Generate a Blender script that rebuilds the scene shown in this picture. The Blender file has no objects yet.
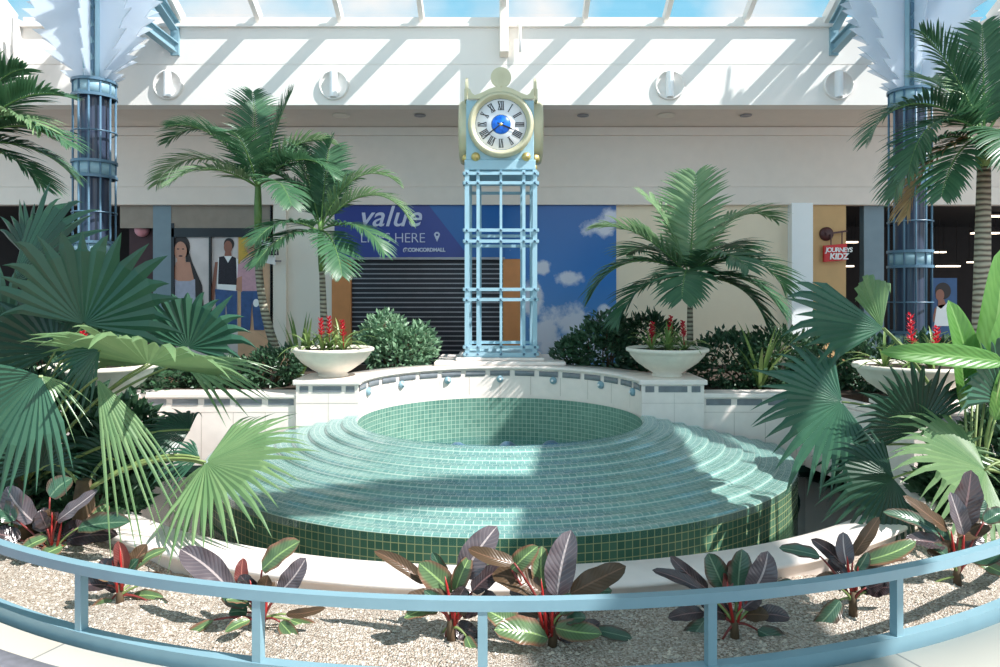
import bpy, math, random
from mathutils import Vector, Matrix
PI = math.pi
sc = bpy.context.scene
COL = sc.collection
F = 710.0      # focal length in pixels for a 1000 px wide frame
E = 1.47       # eye height
D = 7.34       # distance of the fountain axis


def P(px, py, Y):
    return Vector(((px - 500) / F * Y, Y, E - (py - 295) / F * Y))


def R(a):
    return math.radians(a)


# ------------------------------------------------------------------ mesh collector
class G:
    def __init__(s):
        s.v = []; s.f = []; s.m = []; s.uv = []; s.sm = []

    def face(s, idx, m=0, uv=None, smooth=False):
        s.f.append(tuple(idx)); s.m.append(m); s.uv.append(uv); s.sm.append(smooth)

    def pts(s, ps):
        n = len(s.v); s.v.extend([tuple(p) for p in ps]); return n

    def quad(s, a, b, c, d, m=0, uv=None):
        n = s.pts([a, b, c, d]); s.face((n, n + 1, n + 2, n + 3), m, uv)

    def box(s, x0, x1, y0, y1, z0, z1, m=0, M=None):
        ps = [Vector((x, y, z)) for x in (x0, x1) for y in (y0, y1) for z in (z0, z1)]
        if M is not None: ps = [M @ p for p in ps]
        n = s.pts(ps)
        for q in ((0, 1, 3, 2), (4, 6, 7, 5), (0, 4, 5, 1), (2, 3, 7, 6), (0, 2, 6, 4), (1, 5, 7, 3)):
            s.face([n + i for i in q], m)

    def bar(s, a, b, w, h, up=(0, 0, 1), m=0):
        a = Vector(a); b = Vector(b); t = (b - a); L = t.length; t.normalize()
        up = Vector(up)
        sd = t.cross(up)
        if sd.length < 1e-4: sd = t.cross(Vector((0, 1, 0)))
        sd.normalize(); u = sd.cross(t)
        M = Matrix((sd, t, u)).transposed().to_4x4(); M.translation = a
        s.box(-w / 2, w / 2, 0, L, -h / 2, h / 2, m, M)

    def tube(s, path, rad, n=8, m=0, cap=True):
        path = [Vector(p) for p in path]
        if not hasattr(rad, '__len__'): rad = [rad] * len(path)
        rings = []
        prev = None
        for i, p in enumerate(path):
            t = (path[min(i + 1, len(path) - 1)] - path[max(i - 1, 0)])
            if t.length < 1e-9: t = Vector((0, 0, 1))
            t.normalize()
            if prev is None:
                a = t.cross(Vector((0, 1, 0)))
                if a.length < .1: a = t.cross(Vector((1, 0, 0)))
            else:
                a = prev - t * prev.dot(t)
            a.normalize(); prev = a; b = t.cross(a)
            rings.append(s.pts([p + (a * math.cos(2 * PI * k / n) + b * math.sin(2 * PI * k / n)) * rad[i] for k in range(n)]))
        for i in range(len(rings) - 1):
            for k in range(n):
                k2 = (k + 1) % n
                s.face((rings[i] + k, rings[i] + k2, rings[i + 1] + k2, rings[i + 1] + k), m, None, True)
        if cap:
            s.face([rings[0] + k for k in reversed(range(n))], m); s.face([rings[-1] + k for k in range(n)], m)

    # surface of revolution about a vertical axis; profile = [(r, z)], angles measured from -Y (towards the camera), positive to +X
    def lathe(s, prof, c=(0, 0, 0), n=48, a0=0, a1=2 * PI, m=0, uvf=None, smooth=True):
        closed = abs(abs(a1 - a0) - 2 * PI) < 1e-6
        na = n if closed else n + 1
        rows = []
        for (r, z) in prof:
            rows.append(s.pts([(c[0] + r * math.sin(a0 + (a1 - a0) * k / n), c[1] - r * math.cos(a0 + (a1 - a0) * k / n), c[2] + z) for k in range(na)]))
        L = [0]
        for i in range(1, len(prof)):
            L.append(L[-1] + math.hypot(prof[i][0] - prof[i - 1][0], prof[i][1] - prof[i - 1][1]))
        for i in range(len(prof) - 1):
            mm = m[i] if isinstance(m, (list, tuple)) else m
            for k in range(n):
                k2 = (k + 1) % na
                uv = None
                if uvf:
                    aa = a0 + (a1 - a0) * k / n; ab = a0 + (a1 - a0) * (k + 1) / n
                    uv = uvf(i, aa, ab, L[i], L[i + 1])
                s.face((rows[i] + k, rows[i] + k2, rows[i + 1] + k2, rows[i + 1] + k), mm, uv, smooth)

    # lathe about an arbitrary axis
    def spin(s, prof, c, axis, n=32, m=0):
        axis = Vector(axis).normalized(); c = Vector(c)
        a = axis.cross(Vector((0, 0, 1)))
        if a.length < .1: a = axis.cross(Vector((1, 0, 0)))
        a.normalize(); b = axis.cross(a)
        rows = [s.pts([c + axis * h + (a * math.cos(2 * PI * k / n) + b * math.sin(2 * PI * k / n)) * r for k in range(n)]) for (r, h) in prof]
        for i in range(len(rows) - 1):
            for k in range(n):
                k2 = (k + 1) % n
                s.face((rows[i] + k, rows[i] + k2, rows[i + 1] + k2, rows[i + 1] + k), m, None, True)

    def prism(s, poly, d, m=0):
        """poly: list of 3D points, d: extrusion vector"""
        d = Vector(d); n = len(poly)
        a = s.pts(poly); b = s.pts([Vector(p) + d for p in poly])
        s.face([a + i for i in range(n)], m); s.face([b + i for i in reversed(range(n))], m)
        for i in range(n):
            j = (i + 1) % n
            s.face((a + i, b + i, b + j, a + j), m)

    def sphere(s, c, r, m=0, n=12, sq=(1, 1, 1)):
        prof = [(max(1e-4, r * math.sin(PI * i / n)), -r * math.cos(PI * i / n)) for i in range(n + 1)]
        k0 = len(s.v)
        s.lathe(prof, (0, 0, 0), n * 2, m=m)
        for i in range(k0, len(s.v)):
            v = s.v[i]; s.v[i] = (c[0] + v[0] * sq[0], c[1] + v[1] * sq[1], c[2] + v[2] * sq[2])

    def build(s, name, mats, parent=None, bevel=0, recalc=False, smooth=None):
        me = bpy.data.meshes.new(name)
        me.from_pydata(s.v, [], s.f)
        if not isinstance(mats, (list, tuple)): mats = [mats]
        for m in mats: me.materials.append(m)
        me.polygons.foreach_set('material_index', s.m)
        me.polygons.foreach_set('use_smooth', [bool(x) if smooth is None else smooth for x in s.sm])
        if any(u is not None for u in s.uv):
            ul = me.uv_layers.new(name='UVMap').data
            i = 0
            for f, u in zip(s.f, s.uv):
                for k in range(len(f)):
                    ul[i].uv = u[k] if u is not None else (0, 0)
                    i += 1
        me.validate()
        if recalc:
            import bmesh
            bm = bmesh.new(); bm.from_mesh(me)
            bmesh.ops.recalc_face_normals(bm, faces=bm.faces); bm.to_mesh(me); bm.free()
        o = bpy.data.objects.new(name, me)
        COL.objects.link(o)
        if parent is not None:
            o.parent = parent
            o.matrix_parent_inverse = parent.matrix_basis.inverted()
        if bevel:
            b = o.modifiers.new('bevel', 'BEVEL'); b.width = bevel; b.segments = 2; b.limit_method = 'ANGLE'; b.angle_limit = R(40)
        return o


def thing(name, label, cat, loc=(0, 0, 0), group=None):
    o = bpy.data.objects.new(name, None); COL.objects.link(o)
    o.location = loc; o.empty_display_size = .1
    return tag(o, label, cat, group)


def tag(o, label, cat, group=None, kind=None):
    o['label'] = label; o['category'] = cat
    if group: o['group'] = group
    if kind: o['kind'] = kind
    return o


def struct(o):
    o['kind'] = 'structure'; return o


# ------------------------------------------------------------------ materials
def lin(c):
    return tuple((x / 255 / 12.92) if x / 255 <= .04045 else ((x / 255 + .055) / 1.055) ** 2.4 for x in c[:3]) + (1,)


class N:
    """small node-tree builder"""
    def __init__(s, name):
        s.mat = bpy.data.materials.new(name); s.mat.use_nodes = True
        s.t = s.mat.node_tree; s.n = s.t.nodes; s.l = s.t.links
        s.b = s.n['Principled BSDF']; s.out = s.n['Material Output']

    def new(s, ty, **kw):
        n = s.n.new(ty)
        for k, v in kw.items():
            if k.startswith('i_'): n.inputs[k[2:].replace('_', ' ')].default_value = v
            else: setattr(n, k, v)
        return n

    def link(s, a, b): s.l.new(a, b)

    def ramp(s, fac, stops, interp='LINEAR'):
        r = s.n.new('ShaderNodeValToRGB'); cr = r.color_ramp; cr.interpolation = interp
        while len(cr.elements) < len(stops): cr.elements.new(.5)
        for e, (p, c) in zip(cr.elements, stops): e.position = p; e.color = c
        s.link(fac, r.inputs[0]); return r.outputs[0]

    def mix(s, fac, a, b, mode='MIX'):
        m = s.n.new('ShaderNodeMix'); m.data_type = 'RGBA'; m.blend_type = mode
        for sock, v in ((m.inputs[0], fac), (m.inputs[6], a), (m.inputs[7], b)):
            if hasattr(v, 'is_linked') or hasattr(v, 'links'): s.link(v, sock)
            else: sock.default_value = v
        return m.outputs[2]

    def math(s, op, a, b=None, c=None):
        m = s.n.new('ShaderNodeMath'); m.operation = op
        for i, v in enumerate((a, b, c)):
            if v is None: continue
            if hasattr(v, 'links'): s.link(v, m.inputs[i])
            else: m.inputs[i].default_value = v
        return m.outputs[0]

    def bump(s, h, strength=.3, dist=.02):
        b = s.n.new('ShaderNodeBump'); b.inputs['Strength'].default_value = strength; b.inputs['Distance'].default_value = dist
        s.link(h, b.inputs['Height']); s.link(b.outputs[0], s.b.inputs['Normal']); return b


def plain(name, rgb, rough=.5, metal=0, var=.08, scale=6, bump=0, spec=.5, coat=0):
    k = N(name)
    c = lin(rgb)
    tc = k.new('ShaderNodeTexCoord'); nz = k.new('ShaderNodeTexNoise'); nz.inputs['Scale'].default_value = scale; nz.inputs['Detail'].default_value = 5
    k.link(tc.outputs['Object'], nz.inputs['Vector'])
    d = tuple(max(0, x * (1 - var)) for x in c[:3]) + (1,); u = tuple(min(1, x * (1 + var)) for x in c[:3]) + (1,)
    k.link(k.ramp(nz.outputs[0], [(.3, d), (.7, u)]), k.b.inputs['Base Color'])
    k.b.inputs['Roughness'].default_value = rough; k.b.inputs['Metallic'].default_value = metal
    k.b.inputs['Specular IOR Level'].default_value = spec
    if coat: k.b.inputs['Coat Weight'].default_value = coat
    if bump: k.bump(nz.outputs[0], bump, .01)
    return k.mat


def leafmat(name, rgb, rgb2, rough=.4, transl=.3, rgb_edge=None, vein=None, backrgb=None, spec=.5):
    """leaf with random tone, translucency; optional midrib/veins in UV space (u across, v along)"""
    k = N(name)
    tc = k.new('ShaderNodeTexCoord'); nz = k.new('ShaderNodeTexNoise'); nz.inputs['Scale'].default_value = 7
    k.link(tc.outputs['Object'], nz.inputs['Vector'])
    geo = k.new('ShaderNodeNewGeometry')
    ri = k.math('MULTIPLY', geo.outputs['Random Per Island'], .5)
    f = k.math('ADD', k.math('MULTIPLY', nz.outputs[0], .5), ri)
    col = k.mix(f, lin(rgb), lin(rgb2))
    if vein:
        uv = k.new('ShaderNodeSeparateXYZ'); k.link(tc.outputs['UV'], uv.inputs[0])
        au = k.math('ABSOLUTE', k.math('SUBTRACT', uv.outputs[0], .5))
        if rgb_edge:
            e = k.math('ADD', au, k.math('MULTIPLY', nz.outputs[0], .25))
            ee = k.math('MULTIPLY', k.math('SUBTRACT', e, .44), 6.0)
            ee = k.math('MINIMUM', k.math('MAXIMUM', ee, 0), .8)
            col = k.mix(ee, col, lin(rgb_edge))
        # side veins: waves slanting away from the midrib
        ph = k.math('MULTIPLY', k.math('SUBTRACT', uv.outputs[1], k.math('MULTIPLY', au, .45)), 75.0)
        sn = k.math('SINE', ph)
        vv = k.math('MULTIPLY', k.math('MAXIMUM', k.math('SUBTRACT', sn, .4), 0), .16)
        col = k.mix(vv, col, lin(vein))
        mid = k.math('LESS_THAN', au, .035)
        col = k.mix(mid, col, lin(vein))
        k.bump(sn, .18, .003)
    if backrgb:
        col = k.mix(geo.outputs['Backfacing'], col, lin(backrgb))
    k.link(col, k.b.inputs['Base Color'])
    k.b.inputs['Roughness'].default_value = rough
    k.b.inputs['Specular IOR Level'].default_value = spec
    tr = k.new('ShaderNodeBsdfTranslucent'); k.link(col, tr.inputs[0])
    mx = k.new('ShaderNodeMixShader'); mx.inputs[0].default_value = transl
    k.link(k.b.outputs[0], mx.inputs[1]); k.link(tr.outputs[0], mx.inputs[2]); k.link(mx.outputs[0], k.out.inputs[0])
    return k.mat


def tilemat(name, rgb, rgb2, grout, offset=0.0, rough=.25):
    k = N(name)
    tc = k.new('ShaderNodeTexCoord')
    br = k.new('ShaderNodeTexBrick'); br.offset = offset; br.squash = 1
    br.inputs['Scale'].default_value = 1; br.inputs['Mortar Size'].default_value = .055; br.inputs['Brick Width'].default_value = 1; br.inputs['Row Height'].default_value = 1
    br.inputs['Mortar Smooth'].default_value = .1; br.inputs['Bias'].default_value = 0
    br.inputs['Color1'].default_value = lin(rgb); br.inputs['Color2'].default_value = lin(rgb2); br.inputs['Mortar'].default_value = lin(grout)
    k.link(tc.outputs['UV'], br.inputs['Vector'])
    nz = k.new('ShaderNodeTexNoise'); nz.inputs['Scale'].default_value = 3; k.link(tc.outputs['Object'], nz.inputs['Vector'])
    col = k.mix(k.math('MULTIPLY', nz.outputs[0], .35), br.outputs['Color'], lin(tuple(min(255, c + 25) for c in rgb2)))
    k.link(col, k.b.inputs['Base Color'])
    k.b.inputs['Roughness'].default_value = rough
    inv = k.math('SUBTRACT', 1, br.outputs['Fac'])
    k.bump(inv, .4, .003)
    return k.mat


M = {}
M['cream'] = plain('cream_plaster', (240, 230, 216), .75, var=.02, scale=2)
M['fascia'] = plain('fascia_plaster', (240, 234, 227), .7, var=.015, scale=2)
M['soffit'] = plain('soffit_plaster', (232, 219, 208), .8, var=.02)
M['warmwall'] = plain('warm_wall', (236, 218, 192), .8, var=.02)
M['tan'] = plain('tan_panel', (205, 165, 115), .7, var=.04)
M['stone'] = plain('white_stone', (240, 228, 220), .55, var=.04, scale=9, bump=.1)
M['bowl'] = plain('cast_stone', (226, 218, 203), .6, var=.05, scale=14, bump=.08)
M['inset'] = plain('blue_grey_tile', (122, 128, 134), .25, var=.12, scale=14)
M['steel'] = plain('light_blue_paint', (158, 194, 208), .35, var=.04, spec=.6)
M['steeldk'] = plain('blue_paint', (84, 116, 138), .35, var=.05, spec=.6)
M['bracket'] = plain('grey_blue_paint', (138, 170, 182), .4, var=.04)
M['colglass'] = plain('dark_blue_core', (58, 68, 88), .2, var=.12, scale=3)
M['rail'] = plain('rail_paint', (126, 160, 172), .38, var=.05, spec=.5)
M['gold'] = plain('brushed_gold', (222, 198, 130), .35, metal=.75, var=.06)
M['palegold'] = plain('pale_gold', (206, 200, 168), .4, metal=.2, var=.06)
M['white'] = plain('white_enamel', (245, 245, 245), .4, var=.01)
M['black'] = plain('black_paint', (18, 20, 28), .4, var=.05)
M['dial'] = plain('dial_white', (246, 246, 250), .35, var=.01)
M['dialblue'] = plain('dial_blue', (22, 110, 225), .3, var=.35, scale=26)
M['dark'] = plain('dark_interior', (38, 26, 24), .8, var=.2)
M['orange'] = plain('orange_panel', (216, 142, 86), .6, var=.05)
M['shutter'] = plain('dark_shutter', (26, 22, 34), .45, var=.1)
M['slat'] = plain('shutter_rod', (150, 145, 150), .35, metal=.6, var=.1)
M['signblue'] = plain('sign_blue', (24, 96, 168), .3, var=.05, scale=1)
M['signpurple'] = plain('sign_indigo', (42, 58, 140), .3, var=.12, scale=1)
M['text'] = plain('text_white', (206, 210, 232), .5, var=.01)
M['red'] = plain('sign_red', (208, 34, 38), .45, var=.03)
M['maroon'] = plain('maroon_metal', (76, 34, 34), .4, var=.05)
M['soil'] = plain('dark_soil', (58, 46, 36), .95, var=.3, scale=30, bump=.5)
M['skin1'] = plain('print_skin', (196, 140, 116), .5, var=.05)
M['skin2'] = plain('print_skin_dark', (150, 96, 78), .5, var=.05)
M['hair'] = plain('print_hair', (38, 24, 24), .5, var=.1)
M['hairblond'] = plain('print_blond', (190, 150, 90), .5, var=.15, scale=30)
M['denim'] = plain('print_denim', (56, 88, 140), .6, var=.2, scale=14)
M['vest'] = plain('print_vest', (34, 28, 40), .6, var=.5, scale=60)
M['pinkshirt'] = plain('print_pink', (208, 160, 172), .6, var=.08, scale=20)
M['greytop'] = plain('print_grey_top', (170, 172, 190), .6, var=.08, scale=20)
M['posterbg'] = plain('print_pale', (214, 204, 202), .5, var=.12, scale=3)
M['posterbg2'] = plain('print_warm', (220, 176, 140), .5, var=.15, scale=4)
M['posteryellow'] = plain('print_yellow', (206, 164, 60), .5, var=.1)
M['posterblue'] = plain('print_blue', (46, 84, 130), .5, var=.15, scale=4)
M['greyblue'] = plain('greyblue_panel', (120, 138, 148), .5, var=.05)
M['pink'] = plain('pink_globe', (236, 160, 170), .4, var=.05)
M['trunk'] = None
M['stalkgreen'] = plain('stalk_green', (122, 140, 82), .5, var=.2, scale=20)
M['stalkred'] = plain('stalk_red', (122, 46, 42), .4, var=.25, scale=20)
M['sheath'] = plain('sheath_red', (176, 46, 44), .35, var=.2, scale=20)
M['twig'] = plain('twig_brown', (92, 74, 54), .8, var=.2, scale=20)
M['crownshaft'] = plain('crownshaft_green', (96, 132, 70), .45, var=.2, scale=8)
M['flower'] = leafmat('flower_red', (186, 24, 50), (214, 50, 66), .45, .3)
M['palm'] = leafmat('palm_leaf', (48, 88, 64), (84, 126, 88), .36, .25)
M['palm_pale'] = leafmat('palm_leaf_pale', (92, 132, 92), (150, 176, 130), .36, .3)
M['dead'] = leafmat('dry_palm_leaf', (150, 110, 70), (200, 170, 120), .7, .2)
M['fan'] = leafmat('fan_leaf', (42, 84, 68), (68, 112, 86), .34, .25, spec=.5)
M['fan_lit'] = leafmat('fan_leaf_lit', (88, 128, 84), (134, 162, 112), .34, .35)  # fan leaf colour lightened as if sunlit; the light is in the colour
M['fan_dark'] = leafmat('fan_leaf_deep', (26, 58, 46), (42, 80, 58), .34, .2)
M['strap'] = leafmat('strap_leaf', (84, 122, 66), (156, 178, 108), .4, .3)
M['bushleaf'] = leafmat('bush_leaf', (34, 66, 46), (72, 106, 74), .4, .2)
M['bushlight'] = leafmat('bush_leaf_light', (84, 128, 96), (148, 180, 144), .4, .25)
M['ph_purple'] = leafmat('philodendron_purple', (74, 64, 70), (114, 104, 108), .26, .1, vein=(190, 175, 172), spec=.7)
M['ph_dark'] = leafmat('philodendron_dark', (44, 38, 44), (74, 60, 60), .22, .1, vein=(116, 90, 90), spec=.7)
M['ph_brown'] = leafmat('philodendron_bronze', (66, 50, 38), (98, 78, 56), .3, .12, vein=(120, 90, 70), spec=.4)
M['ph_green'] = leafmat('philodendron_green', (58, 92, 62), (112, 136, 90), .28, .2, rgb_edge=(140, 86, 72), vein=(160, 190, 120), spec=.6)
M['ph_teal'] = leafmat('philodendron_deep_green', (38, 78, 62), (72, 104, 80), .24, .15, rgb_edge=(90, 60, 50), vein=(110, 138, 110), spec=.7)
M['ph_red'] = leafmat('philodendron_red', (92, 44, 42), (128, 62, 54), .28, .2, vein=(176, 110, 96), spec=.6)
M['pleat'] = leafmat('pleated_leaf', (52, 112, 44), (120, 170, 84), .35, .3, vein=(132, 176, 100))

k = N('ringed_trunk')
tc = k.new('ShaderNodeTexCoord'); wv = k.new('ShaderNodeTexWave'); wv.bands_direction = 'Z'; wv.inputs['Scale'].default_value = 6; wv.inputs['Distortion'].default_value = 2
k.link(tc.outputs['Object'], wv.inputs['Vector'])
k.link(k.ramp(wv.outputs[0], [(.1, lin((96, 88, 76))), (.4, lin((150, 146, 128))), (1, lin((176, 172, 152)))]), k.b.inputs['Base Color'])
k.b.inputs['Roughness'].default_value = .8; k.bump(wv.outputs[0], .5, .02); M['trunk'] = k.mat

M['tile_top'] = tilemat('tier_tile', (104, 144, 134), (134, 168, 154), (204, 208, 190), offset=.5)
M['tile_face'] = tilemat('face_tile', (56, 92, 72), (80, 116, 92), (176, 176, 124))
M['tile_bowl'] = tilemat('bowl_tile', (78, 122, 110), (104, 144, 130), (176, 194, 176))
M['tile_dark'] = tilemat('pool_tile', (20, 38, 36), (26, 48, 42), (44, 62, 56))

# water film: thin clear sheet with ripples
k = N('water_film')
tr = k.new('ShaderNodeBsdfTransparent'); tr.inputs[0].default_value = (.88, .95, .98, 1)
gl = k.new('ShaderNodeBsdfGlossy'); gl.inputs['Roughness'].default_value = .2; gl.inputs[0].default_value = (.9, .96, 1, 1)
fr = k.new('ShaderNodeFresnel'); fr.inputs[0].default_value = 1.4
tc = k.new('ShaderNodeTexCoord'); mp = k.new('ShaderNodeMapping'); mp.inputs['Scale'].default_value = (4, 4, 3)
nz = k.new('ShaderNodeTexNoise'); nz.inputs['Scale'].default_value = 2.2; nz.inputs['Detail'].default_value = 4; nz.inputs['Distortion'].default_value = .8
k.link(tc.outputs['Object'], mp.inputs[0]); k.link(mp.outputs[0], nz.inputs[0])
bp = k.new('ShaderNodeBump'); bp.inputs['Strength'].default_value = .22; bp.inputs['Distance'].default_value = .03; k.link(nz.outputs[0], bp.inputs['Height'])
k.link(bp.outputs[0], gl.inputs['Normal']); k.link(bp.outputs[0], fr.inputs['Normal'])
mx = k.new('ShaderNodeMixShader'); k.link(k.math('MULTIPLY', fr.outputs[0], .22), mx.inputs[0]); k.link(tr.outputs[0], mx.inputs[1]); k.link(gl.outputs[0], mx.inputs[2])
k.link(mx.outputs[0], k.out.inputs[0]); M['film'] = k.mat

def glassmat(name, tint, refl):
    k = N(name)
    tr = k.new('ShaderNodeBsdfTransparent'); tr.inputs[0].default_value = tint
    gl = k.new('ShaderNodeBsdfGlossy'); gl.inputs['Roughness'].default_value = .03
    fr = k.new('ShaderNodeFresnel'); fr.inputs[0].default_value = 1.45
    mx = k.new('ShaderNodeMixShader'); k.link(k.math('MULTIPLY', fr.outputs[0], refl), mx.inputs[0]); k.link(tr.outputs[0], mx.inputs[1]); k.link(gl.outputs[0], mx.inputs[2])
    k.link(mx.outputs[0], k.out.inputs[0]); return k.mat
M['pool'] = glassmat('pool_water', (.32, .44, .42, 1), .22)
M['glass'] = glassmat('clear_glass', (.95, .98, 1, 1), .6)

# frosted acrylic
k = N('frosted_sheet')
k.b.inputs['Base Color'].default_value = lin((225, 232, 240)); k.b.inputs['Roughness'].default_value = .35
tl = k.new('ShaderNodeBsdfTranslucent'); tl.inputs[0].default_value = (.85, .9, .95, 1)
tr = k.new('ShaderNodeBsdfTransparent'); tr.inputs[0].default_value = (.95, .97, 1, 1)
m1 = k.new('ShaderNodeMixShader'); m1.inputs[0].default_value = .45; k.link(k.b.outputs[0], m1.inputs[1]); k.link(tl.outputs[0], m1.inputs[2])
m2 = k.new('ShaderNodeMixShader'); m2.inputs[0].default_value = .34; k.link(m1.outputs[0], m2.inputs[1]); k.link(tr.outputs[0], m2.inputs[2])
k.link(m2.outputs[0], k.out.inputs[0]); M['frost'] = k.mat

# gravel
k = N('gravel')
tc = k.new('ShaderNodeTexCoord')
vo = k.new('ShaderNodeTexVoronoi'); vo.inputs['Scale'].default_value = 110; k.link(tc.outputs['Object'], vo.inputs['Vector'])
nz = k.new('ShaderNodeTexNoise'); nz.inputs['Scale'].default_value = 5; nz.inputs['Detail'].default_value = 6; k.link(tc.outputs['Object'], nz.inputs['Vector'])
sx = k.new('ShaderNodeSeparateColor'); k.link(vo.outputs['Color'], sx.inputs[0])
c1 = k.ramp(sx.outputs[0], [(0, lin((118, 104, 90))), (.25, lin((176, 164, 150))), (.6, lin((200, 190, 178))), (1, lin((240, 234, 226)))])
c2 = k.ramp(vo.outputs['Distance'], [(0, (1, 1, 1, 1)), (.55, (1, 1, 1, 1)), (.9, (.35, .3, .27, 1))])
c3 = k.mix(.9, c1, c2, 'MULTIPLY'); c4 = k.mix(k.math('MULTIPLY', nz.outputs[0], .6), c3, lin((168, 148, 126)))
k.link(c4, k.b.inputs['Base Color']); k.b.inputs['Roughness'].default_value = .9
k.bump(k.math('SUBTRACT', 1, vo.outputs['Distance']), .9, .012); M['gravel'] = k.mat

# walkway slabs
k = N('walkway')
tc = k.new('ShaderNodeTexCoord'); br = k.new('ShaderNodeTexBrick'); br.offset = 0
br.inputs['Scale'].default_value = 1; br.inputs['Brick Width'].default_value = 1; br.inputs['Row Height'].default_value = 1; br.inputs['Mortar Size'].default_value = .006
br.inputs['Color1'].default_value = lin((232, 226, 212)); br.inputs['Color2'].default_value = lin((240, 228, 208)); br.inputs['Mortar'].default_value = lin((150, 145, 140))
k.link(tc.outputs['UV'], br.inputs['Vector'])
nz = k.new('ShaderNodeTexNoise'); nz.inputs['Scale'].default_value = 2.5; nz.inputs['Detail'].default_value = 8; k.link(tc.outputs['Object'], nz.inputs['Vector'])
k.link(k.mix(k.math('MULTIPLY', nz.outputs[0], .35), br.outputs[0], lin((206, 206, 204))), k.b.inputs['Base Color'])
k.b.inputs['Roughness'].default_value = .35; M['walk'] = k.mat
M['paver'] = plain('grey_pavers', (120, 120, 128), .6, var=.2, scale=20)
M['paver_red'] = plain('red_pavers', (158, 100, 92), .6, var=.2, scale=20)

# sky mural (printed clouds)
k = N('sky_mural')
tc = k.new('ShaderNodeTexCoord'); nz = k.new('ShaderNodeTexNoise'); nz.inputs['Scale'].default_value = 3.2; nz.inputs['Detail'].default_value = 6; nz.inputs['Roughness'].default_value = .6
k.link(tc.outputs['Object'], nz.inputs['Vector'])
sp = k.new('ShaderNodeSeparateXYZ'); k.link(tc.outputs['Object'], sp.inputs[0])
tot = None
for (px, py, rx, ry) in ((600, 226, 15, 9), (612, 216, 10, 8), (543, 268, 8, 7), (566, 278, 12, 8), (575, 320, 22, 14), (545, 330, 14, 14), (570, 352, 40, 16), (604, 315, 12, 8), (532, 300, 8, 22), (470, 250, 25, 4)):
    c = P(px, py, 12)
    rx = rx / F * 12; ry = ry / F * 12
    dx = k.math('DIVIDE', k.math('SUBTRACT', sp.outputs[0], c.x), rx); dz = k.math('DIVIDE', k.math('SUBTRACT', sp.outputs[2], c.z), ry)
    dd = k.math('SUBTRACT', 1.25, k.math('SQRT', k.math('ADD', k.math('MULTIPLY', dx, dx), k.math('MULTIPLY', dz, dz))))
    tot = dd if tot is None else k.math('MAXIMUM', tot, dd)
val = k.math('ADD', tot, k.math('MULTIPLY', k.math('SUBTRACT', nz.outputs[0], .5), 2.6))
base = k.ramp(sp.outputs[2], [(0, lin((70, 120, 176))), (1, lin((24, 92, 168)))])
mr = k.new('ShaderNodeMapRange'); mr.inputs['From Min'].default_value = .5; mr.inputs['From Max'].default_value = 3.0; k.link(sp.outputs[2], mr.inputs[0])
base = k.ramp(mr.outputs[0], [(0, lin((96, 146, 196))), (.5, lin((42, 116, 190))), (1, lin((28, 96, 166)))])
k.link(k.mix(k.ramp(val, [(.02, (0, 0, 0, 1)), (.55, (.85, .85, .85, 1))]), base, lin((226, 224, 232))), k.b.inputs['Base Color'])
k.b.inputs['Roughness'].default_value = .3; M['mural'] = k.mat


def emit(name, rgb, s):
    k = N(name); k.b.inputs['Base Color'].default_value = lin(rgb); k.b.inputs['Emission Color'].default_value = lin(rgb); k.b.inputs['Emission Strength'].default_value = s
    return k.mat
M['lamp'] = emit('lamp_glow', (255, 232, 205), 2.2)

# ------------------------------------------------------------------ ground
GR = 0.0        # walkway level
g = G(); g.box(-14, 14, -6, 14, -1.2, -.95); struct(g.build('floor', plain('subfloor', (150, 140, 130), .9)))
SOILZ = .5      # raised beds behind the walls
RQ = 4.69; RC = 3.6
C = (0, D, 0)


def arc_uv(rad, cell):
    def f(i, a, b, l0, l1):
        return [(a * rad / cell, l0 / cell), (b * rad / cell, l0 / cell), (b * rad / cell, l1 / cell), (a * rad / cell, l1 / cell)]
    return f

g = G()
g.lathe([(RQ + .03, -.01), (RQ + .03, .0), (RQ + .62, 0)], C, 96, R(-75), R(75), uvf=lambda i, a, b, l0, l1: [(a * 4.9 / .92 + .13, l0), (b * 4.9 / .92 + .13, l0), (b * 4.9 / .92 + .13, l1), (a * 4.9 / .92 + .13, l1)])
o = g.build('walkway_slabs', M['walk']); struct(o)
g = G()
g.lathe([(RQ + .62, .0), (RQ + 1.0, 0)], C, 96, R(-75), R(75)); g.lathe([(RQ + .172, -.01), (RQ + .172, .004), (RQ + .26, .004)], C, 40, R(-75), R(-14)); struct(g.build('floor_paver_band', M['paver']))
g = G()
g.lathe([(RQ + 1.0, .0), (RQ + 4.6, 0)], C, 96, R(-75), R(75)); g.lathe([(RQ + .26, .004), (RQ + .62, .004)], C, 40, R(-75), R(-14)); struct(g.build('floor_red_pavers', M['paver_red']))

# gravel bed between the rail and the curb
rnd = random.Random(4)
g = G(); na = 150; nr = 26; GZ = -.055
A0, A1 = R(-66), R(66)
rows = []
from mathutils import noise
for j in range(nr + 1):
    r = RC + .2 + (RQ - RC - .2) * j / nr
    row = []
    for i in range(na + 1):
        a = A0 + (A1 - A0) * i / na
        x = r * math.sin(a); y = D - r * math.cos(a)
        z = GZ + .035 * noise.noise(Vector((x * 2, y * 2, 0))) + .012 * noise.noise(Vector((x * 11, y * 11, 3)))
        if j in (0,): z -= .0
        row.append((x, y, z))
    rows.append(g.pts(row))
for j in range(nr):
    for i in range(na):
        g.face((rows[j] + i, rows[j] + i + 1, rows[j + 1] + i + 1, rows[j + 1] + i), 0, None, True)
o = g.build('gravel_bed', M['gravel'])
tag(o, 'pale gravel bed between the blue rail and the white curb', 'gravel', kind='stuff')
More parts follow.
